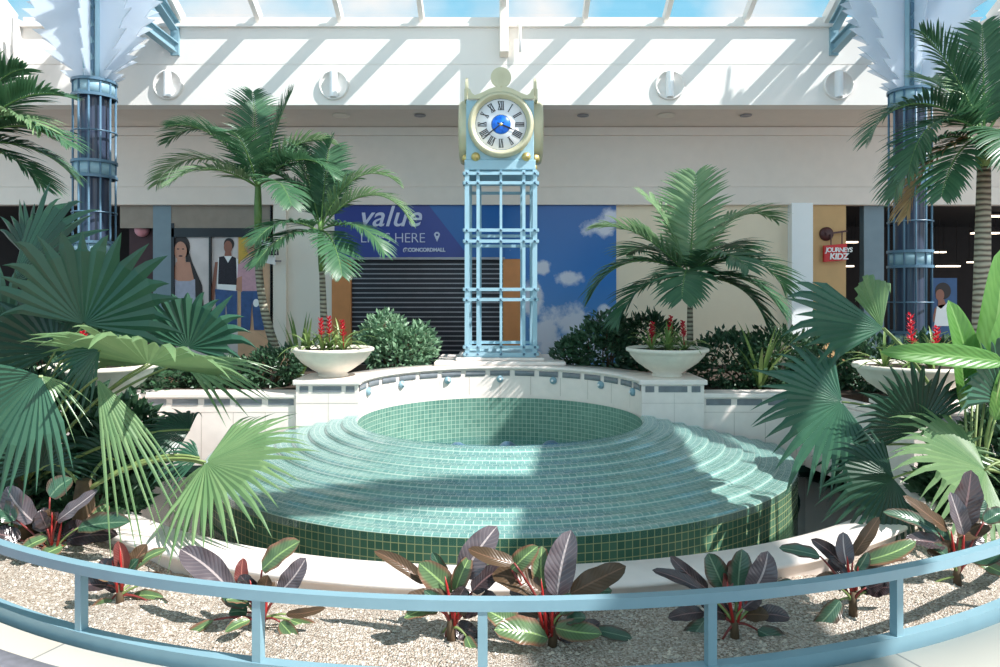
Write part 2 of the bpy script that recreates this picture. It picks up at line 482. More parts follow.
# loose stones lying on the gravel
g = G()
for i in range(2600):
    a = rnd.uniform(R(-50), R(50)); r = rnd.uniform(RC + .3, RQ - .06)
    x = r * math.sin(a); y = D - r * math.cos(a)
    z = GZ + .035 * noise.noise(Vector((x * 2, y * 2, 0))) + .012 * noise.noise(Vector((x * 11, y * 11, 3)))
    s = rnd.uniform(.005, .013)
    b = g.pts([(x + s * rnd.uniform(.7, 1.4), y, z), (x, y + s * rnd.uniform(.7, 1.2), z), (x - s, y, z), (x, y - s, z), (x, y, z + s * .8), (x, y, z - s)])
    for q in ((0, 1, 4), (1, 2, 4), (2, 3, 4), (3, 0, 4)): g.face([b + t for t in q])
o = g.build('loose_pebbles', plain('pebble', (205, 194, 178), .9, var=.3, scale=60)); tag(o, 'scattered loose pebbles lying over the gravel bed', 'pebbles', kind='stuff')

# ------------------------------------------------------------------ fountain
RO, RI = 2.84, 1.445
ZR, ZT = E - 1.25, E - 1.559
ft = thing('fountain', 'large round tiered fountain tiled in green mosaic, water running over it', 'fountain', (0, D, -.5))
NT = 9
prof = []
mi = []
tw = (RO - RI) / NT; dz = (ZR - ZT) / NT
r = RI; z = ZR
prof.append((RI, ZR - .02)); prof.append((RI + .02, ZR))
for i in range(NT):
    r1 = RI + tw * (i + 1)
    zz = ZR - dz * i
    prof += [(r1 - .030, zz - .004), (r1 - .010, zz - .008), (r1, zz - .02)]
    if i < NT - 1: prof += [(r1 + .012, ZR - dz * (i + 1))]


def tier_uv(i, a, b, l0, l1):
    rm = (prof[i][0] + prof[i + 1][0]) / 2
    n = round(2 * PI * rm / .058) / (2 * PI)
    v0, v1 = (prof[i][0] - RI) / (tw / 3), (prof[i + 1][0] - RI) / (tw / 3)
    return [(a * n, v0), (b * n, v0), (b * n, v1), (a * n, v1)]
HA = PI / 2
g = G()
# constant angular tile count over each tier: use the tier's mean radius
def tier_uv2(i, a, b, l0, l1):
    t = min(NT - 1, max(0, int((prof[i][0] + prof[i + 1][0] - 2 * RI) / 2 / tw)))
    n = round(2 * PI * (RI + tw * (t + .5)) / .057) / (2 * PI)
    v0, v1 = (prof[i][0] - RI) / (tw / 3), (prof[i + 1][0] - RI) / (tw / 3)
    return [(a * n, v0), (b * n, v0), (b * n, v1), (a * n, v1)]
g.lathe(prof, C, 160, -HA, HA, uvf=tier_uv2, smooth=False)
o = g.build('tiers', M['tile_top'], ft)
g = G(); g.lathe([(RO, ZT + .015), (RO, -.75)], C, 128, -HA, HA, uvf=arc_uv(RO, .055))
g.build('outer_face', M['tile_face'], ft)
g = G(); g.lathe([(RI, ZR - .02), (RI, -.55)], C, 96, 0, 2 * PI, uvf=arc_uv(RI, .052))
g.lathe([(RI, -.55), (.02, -.62)], C, 96, 0, 2 * PI, uvf=arc_uv(RI, .052))
g.build('inner_bowl', M['tile_bowl'], ft)
# back wall of the half disc body is hidden by the fountain walls
film = [(a, b + .010) for a, b in prof] + [(RO + .010, ZT - .03)]
g = G(); g.lathe(film, C, 160, -HA, HA, smooth=False); g.build('water_film', M['film'], ft)
g = G(); g.lathe([(.001, -.28), (RI - .002, -.28)], C, 64); g.build('bowl_water', M['film'], ft)
for (x, y) in ((.08, .25), (.55, .3), (-.45, .2)):
    g = G(); g.lathe([(.10, -.62), (.10, -.2), (.085, -.13), (.04, -.10), (.001, -.095)], (x, D + y, 0), 20); g.build('bubbler', M['steeldk'], ft)

# moat around the disc
g = G(); g.lathe([(RO, -.55), (RC + .3, -.55)], C, 96, R(-100), R(100), uvf=arc_uv(3, .055))
g.box(-3.5, 3.5, D - 1, D + .2, -.60, -.56)
g.lathe([(RC + .02, -.55), (RC + .02, -.02)], C, 96, R(-92), R(92), uvf=arc_uv(3.6, .055))
struct(g.build('floor_moat', M['tile_dark']))
g = G(); g.lathe([(RO + .02, -.36), (RC + .015, -.36)], C, 96, R(-90), R(90)); o = g.build('moat_water', M['pool']); tag(o, 'dark water in the moat around the tiered fountain', 'water', kind='stuff')

# curb
ZC = E - 1.42
g = G()
g.lathe([(RC, -.5), (RC, ZC - .02), (RC + .012, ZC), (RC + .25, ZC), (RC + .28, ZC - .008), (RC + .285, ZC - .025), (RC + .27, ZC - .04), (RC + .24, ZC - .05), (RC + .235, -.15)], C, 120, R(-61), R(61))
o = g.build('fountain_curb', M['stone']); tag(o, 'curved white stone curb around the fountain pool', 'curb')

# ------------------------------------------------------------------ white walls with coping and blue tile insets
ZW = E - .875        # coping top of arc wall and pedestals
ZL = E - 1.02        # coping top of low walls
fw = thing('fountain_wall', 'curved white stone wall behind the fountain with blue tile inlays', 'wall', (0, D, 0))
g = G(); g.lathe([(RI + .02, -.5), (RI + .02, ZW - .02)], C, 80, R(90), R(270)); g.lathe([(RI + .35, ZW - .02), (RI + .35, -.5)], C, 80, R(90), R(270))
g.build('wall_body', M['stone'], fw, recalc=False)
g = G(); cp = [(RI + .38, ZW - .045), (RI + .38, ZW - .003), (RI - .0, ZW - .003), (RI - .012, ZW - .01), (RI - .012, ZW - .04), (RI + .02, ZW - .045)]
g.lathe(cp, C, 80, R(90), R(270)); g.build('coping', M['stone'], fw)
g = G()
ni = 15
for i in range(ni):
    a = R(90) + PI * (i + .5) / ni; h = PI / ni * .40
    g.lathe([(RI + .016, ZW - .125), (RI + .010, ZW - .122), (RI + .010, ZW - .063), (RI + .016, ZW - .06)], C, 6, a - h, a + h)
g.build('tile_inset', M['inset'], fw)
# vertical joints between the wall slabs
g = G()
for i in range(1, 12):
    a = R(90) + PI * i / 12
    g.lathe([(RI + .017, ZR + .02), (RI + .017, ZW - .13)], C, 1, a - .0018, a + .0018)
g.build('joint', plain('joint', (190, 178, 168), .8), fw)
for px in (369, 402, 448, 500, 553, 600, 632):
    # on the arc: find angle whose projection is px
    best = min((abs(500 + F * (RI * math.sin(a)) / (D - RI * math.cos(a)) - px), a) for a in [R(90) + PI * t / 720 for t in range(721)])[1]
    c = Vector((RI * math.sin(best), D - RI * math.cos(best), ZW - .165)); ax = Vector((-math.sin(best), math.cos(best), 0))
    g = G(); g.spin([(.001, .026), (.018, .024), (.024, .014), (.038, .012), (.044, .004), (.044, -.02)], c, ax, 16)
    nb = g.build('spout_rosette', [M['bracket']], fw)
    g = G(); g.spin([(.001, .034), (.014, .034), (.014, .02)], c, ax, 10); g.build('nozzle', M['white'], nb)
# plinth of the clock tower on the wall
g = G()
g.box(-.82, .82, 8.80, 9.99, ZW - .0029, ZW + .045); g.box(-.56, .56, 8.93, 9.95, ZW + .045, ZW + .085)
g.box(-.7, .7, 9.17, 9.95, SOILZ - .3, ZW)
o = g.build('clock_plinth', M['stone'], bevel=.015); tag(o, 'stepped white stone plinth under the clock tower', 'plinth')


def pedestal(name, x0, x1, y0, y1, label):
    t = thing(name, label, 'pedestal', ((x0 + x1) / 2, (y0 + y1) / 2, 0), 'stone pedestals under the flower bowls')
    g = G(); g.box(x0, x1, y0, y1, -.5, ZW - .055); g.build('pedestal_body', M['stone'], t)
    g = G(); g.box(x0 - .03, x1 + .03, y0 - .03, y1 + .03, ZW - .055, ZW); g.build('coping', M['stone'], t, bevel=.012)
    w = x1 - x0
    g = G()
    segs = ((.06, .2), (.27, .73), (.8, .94))
    for a, b in segs: g.box(x0 + w * a, x0 + w * b, y0 - .006, y0 + .01, ZW - .13, ZW - .068)
    g.build('tile_inset', M['inset'], t)
    g = G(); g.box(x0 + w * .52, x0 + w * .524, y0 - .002, y0 + .01, -.3, ZW - .14); g.box(x0, x1, y0 - .002, y0 + .01, ZR + .13, ZR + .134)
    g.build('joint', bpy.data.materials['joint'], t)
    return t


def lowwall(name, a, b, th, label, inset_side=True, z0=-.5):
    a = Vector(a); b = Vector(b); d = (b - a); L = d.length; d.normalize(); nrm = Vector((d.y, -d.x, 0))   # nrm points to the fountain/camera side
    t = thing(name, label, 'wall', tuple(a) + (0,) if len(a) == 2 else tuple(a), 'low white walls beside the fountain')
    Mx = Matrix((d, nrm, Vector((0, 0, 1)))).transposed().to_4x4(); Mx.translation = a
    g = G(); g.box(0, L, -th, 0, z0, ZL - .05, 0, Mx); g.build('wall_body', M['stone'], t)
    g = G(); g.box(-.0, L, -th - .03, .03, ZL - .05, ZL, 0, Mx); g.build('coping', M['stone'], t, bevel=.01)
    g = G(); n = max(1, round(L / .36)); st = L / n
    for i in range(n): g.box(st * i + st * .1, st * i + st * .9, 0, .006, ZL - .125, ZL - .062, 0, Mx)
    g.build('tile_inset', M['inset'], t)
    g = G(); g.box(0, L, 0, .002, ZL - .2, ZL - .196, 0, Mx)
    for i in range(1, n): g.box(st * i, st * i + .004, 0, .002, z0, ZL - .2, 0, Mx)
    g.build('joint', bpy.data.materials['joint'], t)
    return t

pedestal('pedestal', RI + .02, 2.11, D + .0, D + .62, 'white stone pedestal just right of the curved fountain wall')
pedestal('pedestal', -2.11, -RI - .02, D + .0, D + .62, 'white stone pedestal just left of the curved fountain wall')
lowwall('low_wall', (2.11, D + .04, 0), (3.40, D + .04, 0), .25, 'low white wall meeting the tiered basin at its right')
lowwall('low_wall', (-4.1, D + .04, 0), (-2.11, D + .04, 0), .25, 'low white wall meeting the tiered basin at its left')
lowwall('low_wall', (3.40, D + .04, 0), (3.62, 6.05, 0), -.25, 'low white side wall running forward to the right front pedestal', z0=-.3)
lowwall('low_wall', (-3.81, 6.05, 0), (-4.1, D + .02, 0), -.25, 'low white side wall running forward to the left front pedestal', z0=-.3)
pedestal('pedestal', 3.22, 3.80, 5.52, 6.12, 'white stone pedestal at front right behind the fan palms')
pedestal('pedestal', -3.80, -3.22, 5.52, 6.12, 'white stone pedestal at front left behind the fan palms')
lowwall('low_wall', (3.80, 5.62, 0), (5.6, 5.3, 0), .25, 'low white wall going off right from the front right pedestal')
lowwall('low_wall', (-5.6, 5.3, 0), (-3.80, 5.62, 0), .25, 'low white wall going off left from the front left pedestal')

g = G()
for sgn in (-1, 1):
    x0, x1 = sorted((sgn * 2.86, sgn * 3.41)); g.box(x0, x1, D + .03, D + .2, -.6, -.3)
    n0 = len(g.v); pp = [Vector((sgn * 3.395, D + .04, 0)), Vector((sgn * 3.615, 6.05, 0)), Vector((sgn * 3.22, 5.5, 0)), Vector((sgn * 3.25, 5.45, 0))]
    for q in range(2):
        g.bar(pp[q] + Vector((0, 0, -.45)), pp[q + 1] + Vector((0, 0, -.45)), .02, .3)
struct(g.build('wall_moat', M['tile_dark']))
# raised soil beds and the planted ground at the sides
g = G()
g.box(-8, -1.9, D + .29, 10.9, -.9, SOILZ - .1); g.box(1.9, 8, D + .29, 10.9, -.9, SOILZ - .1); g.box(-1.9, 1.9, 9.0, 10.9, -.9, SOILZ - .1)
g.box(3.9, 8, 5.75, D + .29, -.9, SOILZ - .1); g.box(-8, -3.9, 5.75, D + .29, -.9, SOILZ - .1)
struct(g.build('ground_beds', M['soil']))
g = G()
for s in (-1, 1):
    x0, x1 = sorted((s * 3.0, s * 8))
    n0 = len(g.v)
    poly = []
    for i in range(13):
        a = R(58 + 32 * i / 12) * s
        poly.append((3.83 * math.sin(a), D - 3.83 * math.cos(a)))
    outer = [(s * 8, 5.7), (s * 8, 3.2), (s * 4.4, 3.2)]
    pts = [Vector((x, y, -.02)) for x, y in poly] + [Vector((x, y, -.02)) for x, y in outer]
    # arc runs from front to back; close over the outer corner
    if s < 0: pts = pts[::-1]
    g.prism(pts, (0, 0, -.15))
struct(g.build('ground_planting', M['soil']))

# ------------------------------------------------------------------ rail
rl = thing('guard_rail', 'low curved light blue metal rail around the gravel bed', 'railing', (0, D - RQ, 0))
ZQ = E - 1.142
def rect_arc(g, r0, r1, z0, z1, a0, a1, n=96):
    g.lathe([(r0, z0), (r1, z0), (r1, z1), (r0, z1), (r0, z0)], C, n, a0, a1, smooth=False)
g = G(); rect_arc(g, RQ - .045, RQ, ZQ - .042, ZQ, R(-60), R(60)); g.build('top_rail', M['rail'], rl, recalc=True)
g = G(); rect_arc(g, RQ - .05, RQ + .0, -.08, .045, R(-60), R(60)); g.build('bottom_rail', M['rail'], rl, recalc=True)
for i in range(-5, 6):
    a = R(-.8 + 10.85 * i)
    c = Vector(((RQ - .024) * math.sin(a), D - (RQ - .024) * math.cos(a), 0))
    Mx = Matrix.Rotation(a, 4, 'Z'); Mx.translation = c
    g = G(); g.box(-.018, .018, -.018, .018, .045, ZQ - .042, 0, Mx); g.build('post', M['rail'], rl)

# ------------------------------------------------------------------ clock tower
YT = 9.0; W2 = .43; ZB = ZW + .085
ct = thing('clock_tower', 'light blue openwork metal tower carrying a four-faced clock', 'clock tower', (0, YT + W2, ZB))
ct_c = Vector((.012, YT + W2, 0))
px2z = lambda py, Y: E - (py - 295) / F * Y
ztop = px2z(170, YT)
g = G(); g.box(-W2 - .03, W2 + .03, YT - .03, YT + 2 * W2 + .03, ZB, ZB + .05); g.build('base_plate', M['steel'], ct, bevel=.01)
for side in range(4):
    Mx = Matrix.Translation(ct_c) @ Matrix.Rotation(side * PI / 2, 4, 'Z')
    # corner leg
    g = G(); g.box(-W2 - .028, -W2 + .028, -W2 - .028, -W2 + .028, ZB + .05, ztop, 0, Mx); g.build('corner_leg', M['steel'], ct)
    xs = (-.29, 0, .29)
    for x in xs:
        g = G(); w = .020 if x else .016
        g.box(x - w, x + w, -W2 - .015, -W2 + .015, ZB + .05, ztop, 0, Mx); g.build('upright_bar', M['steel'], ct)
    for zz in (173.6, 183.2, 230.3, 241.3, 289.3, 299.6, 347, 354):
        z = px2z(zz, YT)
        g = G(); g.box(-W2 - .05, W2 + .05, -W2 - .035, -W2 - .012, z - .02, z + .02, 0, Mx)
        for x in (-W2, -.29, 0, .29, W2):
            c = Mx @ Vector((x, -W2 - .035, z)); ax = (Mx.to_3x3() @ Vector((0, -1, 0)))
            g.spin([(.018, -.004), (.016, .016), (.001, .022)], c, ax, 8, 1)
        g.build('cross_bar', [M['steel'], M['steeldk']], ct)
# head
zh0 = ztop; zh1 = px2z(99, YT - .05)
g = G(); g.box(-.45, .45, YT - .02, YT + 2 * W2 + .02, zh0, zh0 + .13); g.box(-.43, .43, YT + .0, YT + 2 * W2, zh0 + .13, zh1)
head = g.build('clock_case', M['steel'], ct, bevel=.01)
zc = px2z(123.6, YT - .1)
cc = Vector((.012, YT + W2, zc))
rr = .325
roman = ['XII', 'I', 'II', 'III', 'IIII', 'V', 'VI', 'VII', 'VIII', 'IX', 'X', 'XI']
for side in range(4):
    ang = side * PI / 2
    Mx = Matrix.Translation(cc) @ Matrix.Rotation(ang, 4, 'Z')
    ax = Mx.to_3x3() @ Vector((0, -1, 0)); fc = Mx @ Vector((0, -W2, 0))
    g = G(); g.spin([(.415, -.01), (.415, .07), (.40, .10), (.375, .115), (.355, .105), (.345, .08), (.33, .075), (.322, .05)], fc, ax, 48)
    bz = g.build('bezel', M['palegold'], ct)
    g = G(); g.spin([(.001, .055), (.33, .055), (.33, .02)], fc, ax, 48); dl = g.build('dial', M['dial'], bz)
    g = G(); g.spin([(.320, .057), (.328, .057)], fc, ax, 48); g.spin([(.125, .0575), (.118, .0575)], fc, ax, 32); g.build('minute_ring', M['steeldk'], bz)
    g = G(); g.spin([(.001, .060), (.115, .060), (.118, .055)], fc, ax, 32); g.build('dial_centre', M['dialblue'], bz)
    g = G()
    for hnum, s in enumerate(roman):
        # strokes of each numeral, standing radially
        th = -hnum * PI / 6
        Rm = Matrix.Rotation(-th, 4, 'Y')      # clockwise as seen from the front
        widths = {'I': .020, 'V': .040, 'X': .040}
        tot = sum(widths[c] for c in s); x = -tot / 2
        r0, r1 = .185, .29
        def stroke(xa, za, xb, zb, w):
            a = Mx @ (Rm @ Vector((xa, -W2 - .058, za))); b = Mx @ (Rm @ Vector((xb, -W2 - .058, zb)))
            g.bar(a, b, .003, w, up=(b - a).cross(ax))
        def st2(xa, za, xb, zb, w):
            A = Vector((xa, za)); B = Vector((xb, zb)); n = Vector((-(B - A).y, (B - A).x)).normalized() * w / 2
            q = [A + n, B + n, B - n, A - n]
            pts = []
            for p in q:
                v = Rm @ Vector((p.x, 0, p.y)); v = Vector((v.x, -W2 - .0575, v.z)); pts.append(Mx @ v)
            g.prism(pts, -ax * .0 + ax * .003)
        for c in s:
            w = widths[c]
            if c == 'I': st2(x + w / 2, r0, x + w / 2, r1, .011)
            if c == 'V': st2(x + w / 2, r0, x + .004, r1, .011); st2(x + w / 2, r0, x + w - .004, r1, .006)
            if c == 'X': st2(x + .004, r1, x + w - .004, r0, .011); st2(x + .004, r0, x + w - .004, r1, .006)
            x += w
        st2(-tot / 2, r1, tot / 2, r1, .005); st2(-tot / 2, r0, tot / 2, r0, .005)
    g.build('numerals', M['black'], bz)
    for nm, angd, ln, w in (('hour_hand', 113, .19, .022), ('minute_hand', 233, .26, .014)):
        g = G(); a = R(angd); A = Vector((-math.sin(a) * .05, 0, -math.cos(a) * .05)); B = Vector((math.sin(a) * ln, 0, math.cos(a) * ln)); n = Vector((B.z - A.z, 0, -(B.x - A.x))).normalized() * w / 2
        mid = A.lerp(B, .7)
        pts = [A + n * .6, mid + n, B, mid - n, A - n * .6]
        g.prism([Mx @ (Vector((p.x, -W2 - .064, p.z))) for p in pts], ax * .004)
        g.build(nm, M['black'], bz)
    g = G(); g.spin([(.001, .075), (.02, .073), (.022, .06)], fc, ax, 12); g.build('hub', M['gold'], bz)
    for sx in (-1, 1):
        c = Mx @ Vector((sx * .32, -W2, -.40)); g = G(); g.spin([(.001, .07), (.035, .06), (.055, .035), (.058, .0)], c, ax, 20); g.build('corner_boss', M['gold'], ct)
    # pediment plate with a round crest and two upturned ends
    g = G(); pts = []
    top = [(-.42, .33), (-.42, .47), (-.39, .45), (-.365, .40), (-.33, .375), (-.24, .41), (-.15, .455), (-.07, .48)]
    up = [Vector((x, 0, z)) for x, z in top]
    crest = [Vector((.13 * math.sin(R(t)), 0, .60 - .13 * math.cos(R(t)))) for t in range(-25, -336, -12)]
    crest = [Vector((.13 * math.sin(R(-t)), 0, .60 - .13 * math.cos(R(-t)))) for t in range(25, 336, 12)]
    crest = [Vector((-abs(p.x) if i < len(crest) / 2 else abs(p.x), 0, p.z)) for i, p in enumerate(crest)]
    allp = up + crest + [Vector((-p.x, 0, p.z)) for p in reversed(up)]
    g.prism([Mx @ Vector((p.x, -W2 - .005, p.z)) for p in allp], ax * .03)
    g.bar(Mx @ Vector((0, -W2 - .04, .48)), Mx @ Vector((0, -W2 - .04, .68)), .02, .012, up=ax)
    g.build('pediment', M['palegold'], ct, recalc=True)
g = G(); g.box(-.42, .42, YT + .01, YT + 2 * W2 - .01, zh1, zh1 + .02); g.build('case_top', M['white'], ct)

# ------------------------------------------------------------------ mall upper wall (fascia), soffit, shopfront wall
YF = 10.5; YS = 12.0
XL, XR = -7.07, 7.12
zf0 = px2z(105, YF); zf1 = px2z(28, YF); zrev = px2z(64, YF)
g = G(); g.box(XL, XR, YF, YF + .25, zf0, zrev - .012); g.box(XL, XR, YF + .012, YF + .25, zrev - .012, zrev + .0); g.box(XL, XR, YF, YF + .25, zrev, zf1)
struct(g.build('wall_fascia', M['fascia']))
g = G(); g.box(XL, XR, YF - .06, YF + .3, zf1, zf1 + .05); g.box(XL, XR, YF + .02, YF + .4, zf1 + .05, zf1 + .17)
struct(g.build('trim_skylight_sill', M['fascia'], bevel=.006))
# side returns
g = G(); g.box(XL - .25, XL, 7.2, YF + .25, zf0, zf1 + .1); struct(g.build('wall_left', M['fascia']))
g = G(); g.box(XR, XR + .25, 8.6, YF + .25, zf0, zf1 + .1); struct(g.build('wall_right', M['fascia']))
# soffit and stepped lower wall
zs1 = px2z(127, YS - .15)
g = G(); g.box(-14, 14, YF + .25, YS + 4, zf0 + .01, zf0 + .2); struct(g.build('ceiling_soffit', M['soffit']))
zb = px2z(187, YS - .05); zhd = px2z(205, YS - .05)
g = G(); g.box(-14, 14, YS - .12, YS + .1, px2z(135, YS - .12), zf0); g.box(-14, 14, YS - .06, YS + .1, zb, px2z(135, YS - .12)); g.box(-14, 14, YS - .10, YS + .1, zhd, zb - .01)
struct(g.build('wall_bulkhead', M['soffit']))


def wx(px, Y=YS): return (px - 500) / F * Y


def wallpiece(name, px0, px1, mat, y0=YS, th=.15, z0=0, z1=None):
    g = G(); g.box(wx(px0, y0), wx(px1, y0), y0, y0 + th, z0, zhd + .02 if z1 is None else z1)
    return struct(g.build(name, mat))

wallpiece('wall_cream_left', 271, 336, M['cream'])
wallpiece('wall_cream_right', 616, 793, M['warmwall'])
wallpiece('wall_pilaster_right', 792, 813, M['white'], y0=YS - .18, th=.33)
wallpiece('wall_pilaster_left', 274, 286, M['cream'], y0=YS - .08, th=.2)
wallpiece('wall_tan', 813, 846, M['tan'], y0=YS - .05)
wallpiece('wall_greyblue', 864, 884, M['greyblue'], y0=YS + .05)
wallpiece('wall_grey_left', 153, 171, M['greyblue'], y0=YS)
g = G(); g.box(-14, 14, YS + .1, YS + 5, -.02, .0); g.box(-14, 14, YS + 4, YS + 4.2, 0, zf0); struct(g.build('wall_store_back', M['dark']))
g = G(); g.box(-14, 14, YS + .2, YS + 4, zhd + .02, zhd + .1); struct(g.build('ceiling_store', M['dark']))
g = G(); g.box(wx(120), wx(153), YS + .3, YS + .4, 0, zhd); struct(g.build('wall_store_left', plain('plum', (70, 44, 48), .7)))

wallpiece('wall_header_left', 120, 272, plain('header_tan', (150, 138, 126), .8), y0=YS + .01, th=.05, z0=px2z(228, YS))
# storefront with mural and shutter
mw = thing('storefront_mural', 'blue hoarding printed with sky and clouds behind the clock tower', 'mural', (0, YS, 0))
g = G(); g.box(wx(462), wx(616), YS - .03, YS, px2z(259, YS), zhd + .02); g.box(wx(523), wx(616), YS - .03, YS, 0, px2z(259, YS)); g.build('mural_panel', M['mural'], mw)
sg = thing('store_sign_panel', 'indigo and blue sign band with white lettering above the shutter', 'sign', (wx(400), YS - .05, 2.2))
zs0 = px2z(258, YS); zst = zhd + .02
g = G(); g.prism([(wx(335), YS - .04, zs0), (wx(470), YS - .04, zs0), (wx(428), YS - .04, zst), (wx(335), YS - .04, zst)], (0, .05, 0)); g.build('indigo_panel', M['signpurple'], sg, recalc=True)
g = G(); g.prism([(wx(470), YS - .04, zs0), (wx(505), YS - .04, zs0), (wx(505), YS - .04, zst), (wx(428), YS - .04, zst)], (0, .05, 0)); g.build('blue_panel', M['signblue'], sg, recalc=True)


def text(s, px, py, size_px, Y, mat, parent, shear=0, bold=0, align='LEFT', rotz=0, name='lettering', space=1.0, loc=None):
    cu = bpy.data.curves.new(name, 'FONT'); cu.body = s; cu.size = size_px / F * Y * 1.4; cu.shear = shear; cu.offset = bold; cu.extrude = .004; cu.align_x = align
    cu.space_character = space
    o = bpy.data.objects.new(name, cu); COL.objects.link(o)
    o.location = loc if loc is not None else P(px, py, Y); o.rotation_euler = (PI / 2, 0, rotz); cu.materials.append(mat)
    bpy.context.view_layer.update()
    me = bpy.data.meshes.new_from_object(o.evaluated_get(bpy.context.evaluated_depsgraph_get()))
    o2 = bpy.data.objects.new(name, me); COL.objects.link(o2); o2.location = o.location; o2.rotation_euler = o.rotation_euler
    bpy.data.objects.remove(o); o = o2
    if not me.materials: me.materials.append(mat)
    if parent:
        o.parent = parent; o.matrix_parent_inverse = parent.matrix_basis.inverted()
    return o
text('value', 358, 226, 21, YS - .05, M['text'], sg, shear=.3, bold=.004, space=1.03)
text('LIVES HERE', 360, 242.5, 10, YS - .05, M['text'], sg, bold=-.003, space=.95)
text('@CONCORDMALL', 403, 251.5, 3.6, YS - .05, M['text'], sg, bold=.004, space=.95)
g = G(); c = P(437, 236, YS - .05); pin = []
for t in range(0, 181, 15): pin.append(c + Vector((.05 * math.cos(R(t)), 0, .05 * math.sin(R(t)) + .02)))
pin.append(c + Vector((0, 0, -.10)))
g.prism(pin, (0, .008, 0)); g.spin([(.02, .004), (.02, .0), (.001, .004)], c + Vector((0, 0, .02)), (0, -1, 0), 14, m=1)
g.build('map_pin', [M['text'], M['signpurple']], sg, recalc=True)

g = G(); g.box(wx(332), wx(351), YS - .02, YS + .1, 0, zs0); o = g.build('orange_panel', M['orange']); tag(o, 'orange panel at the left edge of the rolled shutter', 'panel', 'orange panels')
g = G(); g.box(wx(503), wx(523), YS - .02, YS + .1, 0, zs0); o = g.build('orange_panel', M['orange']); tag(o, 'orange panel behind the clock tower', 'panel', 'orange panels')
sh = thing('rolling_shutter', 'dark closed rolling shutter with thin bright rods', 'shutter', (wx(425), YS + .1, 0))
g = G(); g.box(wx(351), wx(503), YS + .07, YS + .11, 0, zs0); g.build('curtain', M['shutter'], sh)
g = G()
nz_ = 25
for i in range(nz_): z = .03 + (zs0 - .06) * i / nz_; g.box(wx(351), wx(503), YS + .055, YS + .068, z, z + .02)
g.build('rods', M['slat'], sh)
g = G(); g.box(wx(336), wx(505), YS - .07, YS + .03, zs0 - .03, zs0 + .01); g.build('lower_channel', M['slat'], sh)

# poster window at the left
pw = thing('poster_window', 'shop window filled with large fashion posters of three women', 'window display', (wx(220), YS, 0))
g = G(); g.box(wx(171), wx(273), YS, YS + .08, px2z(237, YS), px2z(228, YS)); g.box(wx(171), wx(174), YS, YS + .06, 0, zhd - .3); g.box(wx(209), wx(211), YS - .01, YS + .06, 0, px2z(237, YS)); g.box(wx(270), wx(273), YS, YS + .06, 0, zhd)
g.build('window_frame', M['black'], pw)
g = G(); g.box(wx(172), wx(210), YS + .04, YS + .06, .4, px2z(237, YS)); g.box(wx(210), wx(237), YS + .04, YS + .06, .4, px2z(237, YS)); p1 = g.build('poster_sheet', M['posterbg'], pw)
g = G(); g.box(wx(237), wx(271), YS + .035, YS + .06, .4, px2z(237, YS)); p3 = g.build('poster_sheet', M['posterbg2'], pw)
g = G(); g.box(wx(238), wx(247), YS + .03, YS + .034, px2z(290, YS), px2z(237, YS)); g.build('yellow_panel', M['posteryellow'], pw)


def ell(g, px, py, rx, ry, Y, m, n=20, rot=0):
    pts = []
    for k in range(n):
        a = 2 * PI * k / n; x = rx * math.cos(a); y = ry * math.sin(a)
        pts.append(P(px + x * math.cos(rot) - y * math.sin(rot), py + x * math.sin(rot) + y * math.cos(rot), Y))
    g.prism(pts, (0, .002, 0), m)


def poly(g, pts, Y, m):
    g.prism([P(x, y, Y) for x, y in pts], (0, .002, 0), m)

pm = [M['hair'], M['skin1'], M['greytop'], M['vest'], M['denim'], M['pinkshirt'], M['hairblond'], M['white'], M['skin2'], M['maroon']]
Y0 = YS + .030
g = G()
ell(g, 181, 247, 9, 12, Y0, 0); poly(g, [(186, 242), (192, 262), (202, 285), (204, 320), (190, 325), (186, 290)], Y0, 0)
poly(g, [(164, 272), (174, 262), (178, 300), (176, 320), (160, 320), (158, 290)], Y0 - .003, 9)
poly(g, [(188, 268), (198, 276), (203, 300), (205, 322), (190, 325)], Y0 - .003, 0)
poly(g, [(176, 262), (190, 262), (194, 280), (194, 325), (172, 325), (172, 280)], Y0 - .004, 1)
poly(g, [(173, 278), (178, 281), (190, 281), (195, 279), (196, 325), (172, 325)], Y0 - .006, 2)
ell(g, 180.5, 251, 6.3, 9.5, Y0 - .008, 1); poly(g, [(177, 258), (185, 257), (186, 266), (177, 267)], Y0 - .007, 1)
ell(g, 178, 249, 1.3, .6, Y0 - .011, 0); ell(g, 183, 249, 1.3, .6, Y0 - .011, 0); ell(g, 180.5, 256, 2, .8, Y0 - .011, 9)
g.build('printed_figure', pm, p1, recalc=True)
g = G()
ell(g, 229, 244, 5.2, 6, Y0, 0); ell(g, 228, 247, 4.2, 6.3, Y0 - .004, 8); poly(g, [(225, 252), (231, 252), (232, 258), (224, 258)], Y0 - .003, 8)
poly(g, [(218, 258), (224, 256), (232, 256), (238, 259), (238, 290), (217, 290)], Y0 - .004, 7)
poly(g, [(219, 257), (224, 256), (228, 263), (232, 256), (236, 258), (237, 285), (218, 284)], Y0 - .007, 3)
poly(g, [(215, 262), (218, 262), (214, 300), (210, 300)], Y0 - .005, 8)
poly(g, [(217, 284), (236, 286), (236, 291), (217, 289)], Y0 - .009, 7)
poly(g, [(215, 289), (237, 291), (237, 330), (228, 330), (226, 300), (224, 330), (217, 330)], Y0 - .008, 4)
g.build('printed_figure', pm, p1, recalc=True)
g = G(); Y0 = YS + .025
ell(g, 251, 246, 6.5, 8, Y0, 6); ell(g, 250.5, 248, 4, 6, Y0 - .004, 1); poly(g, [(240, 262), (247, 257), (256, 257), (262, 264), (263, 292), (242, 292)], Y0 - .004, 5)
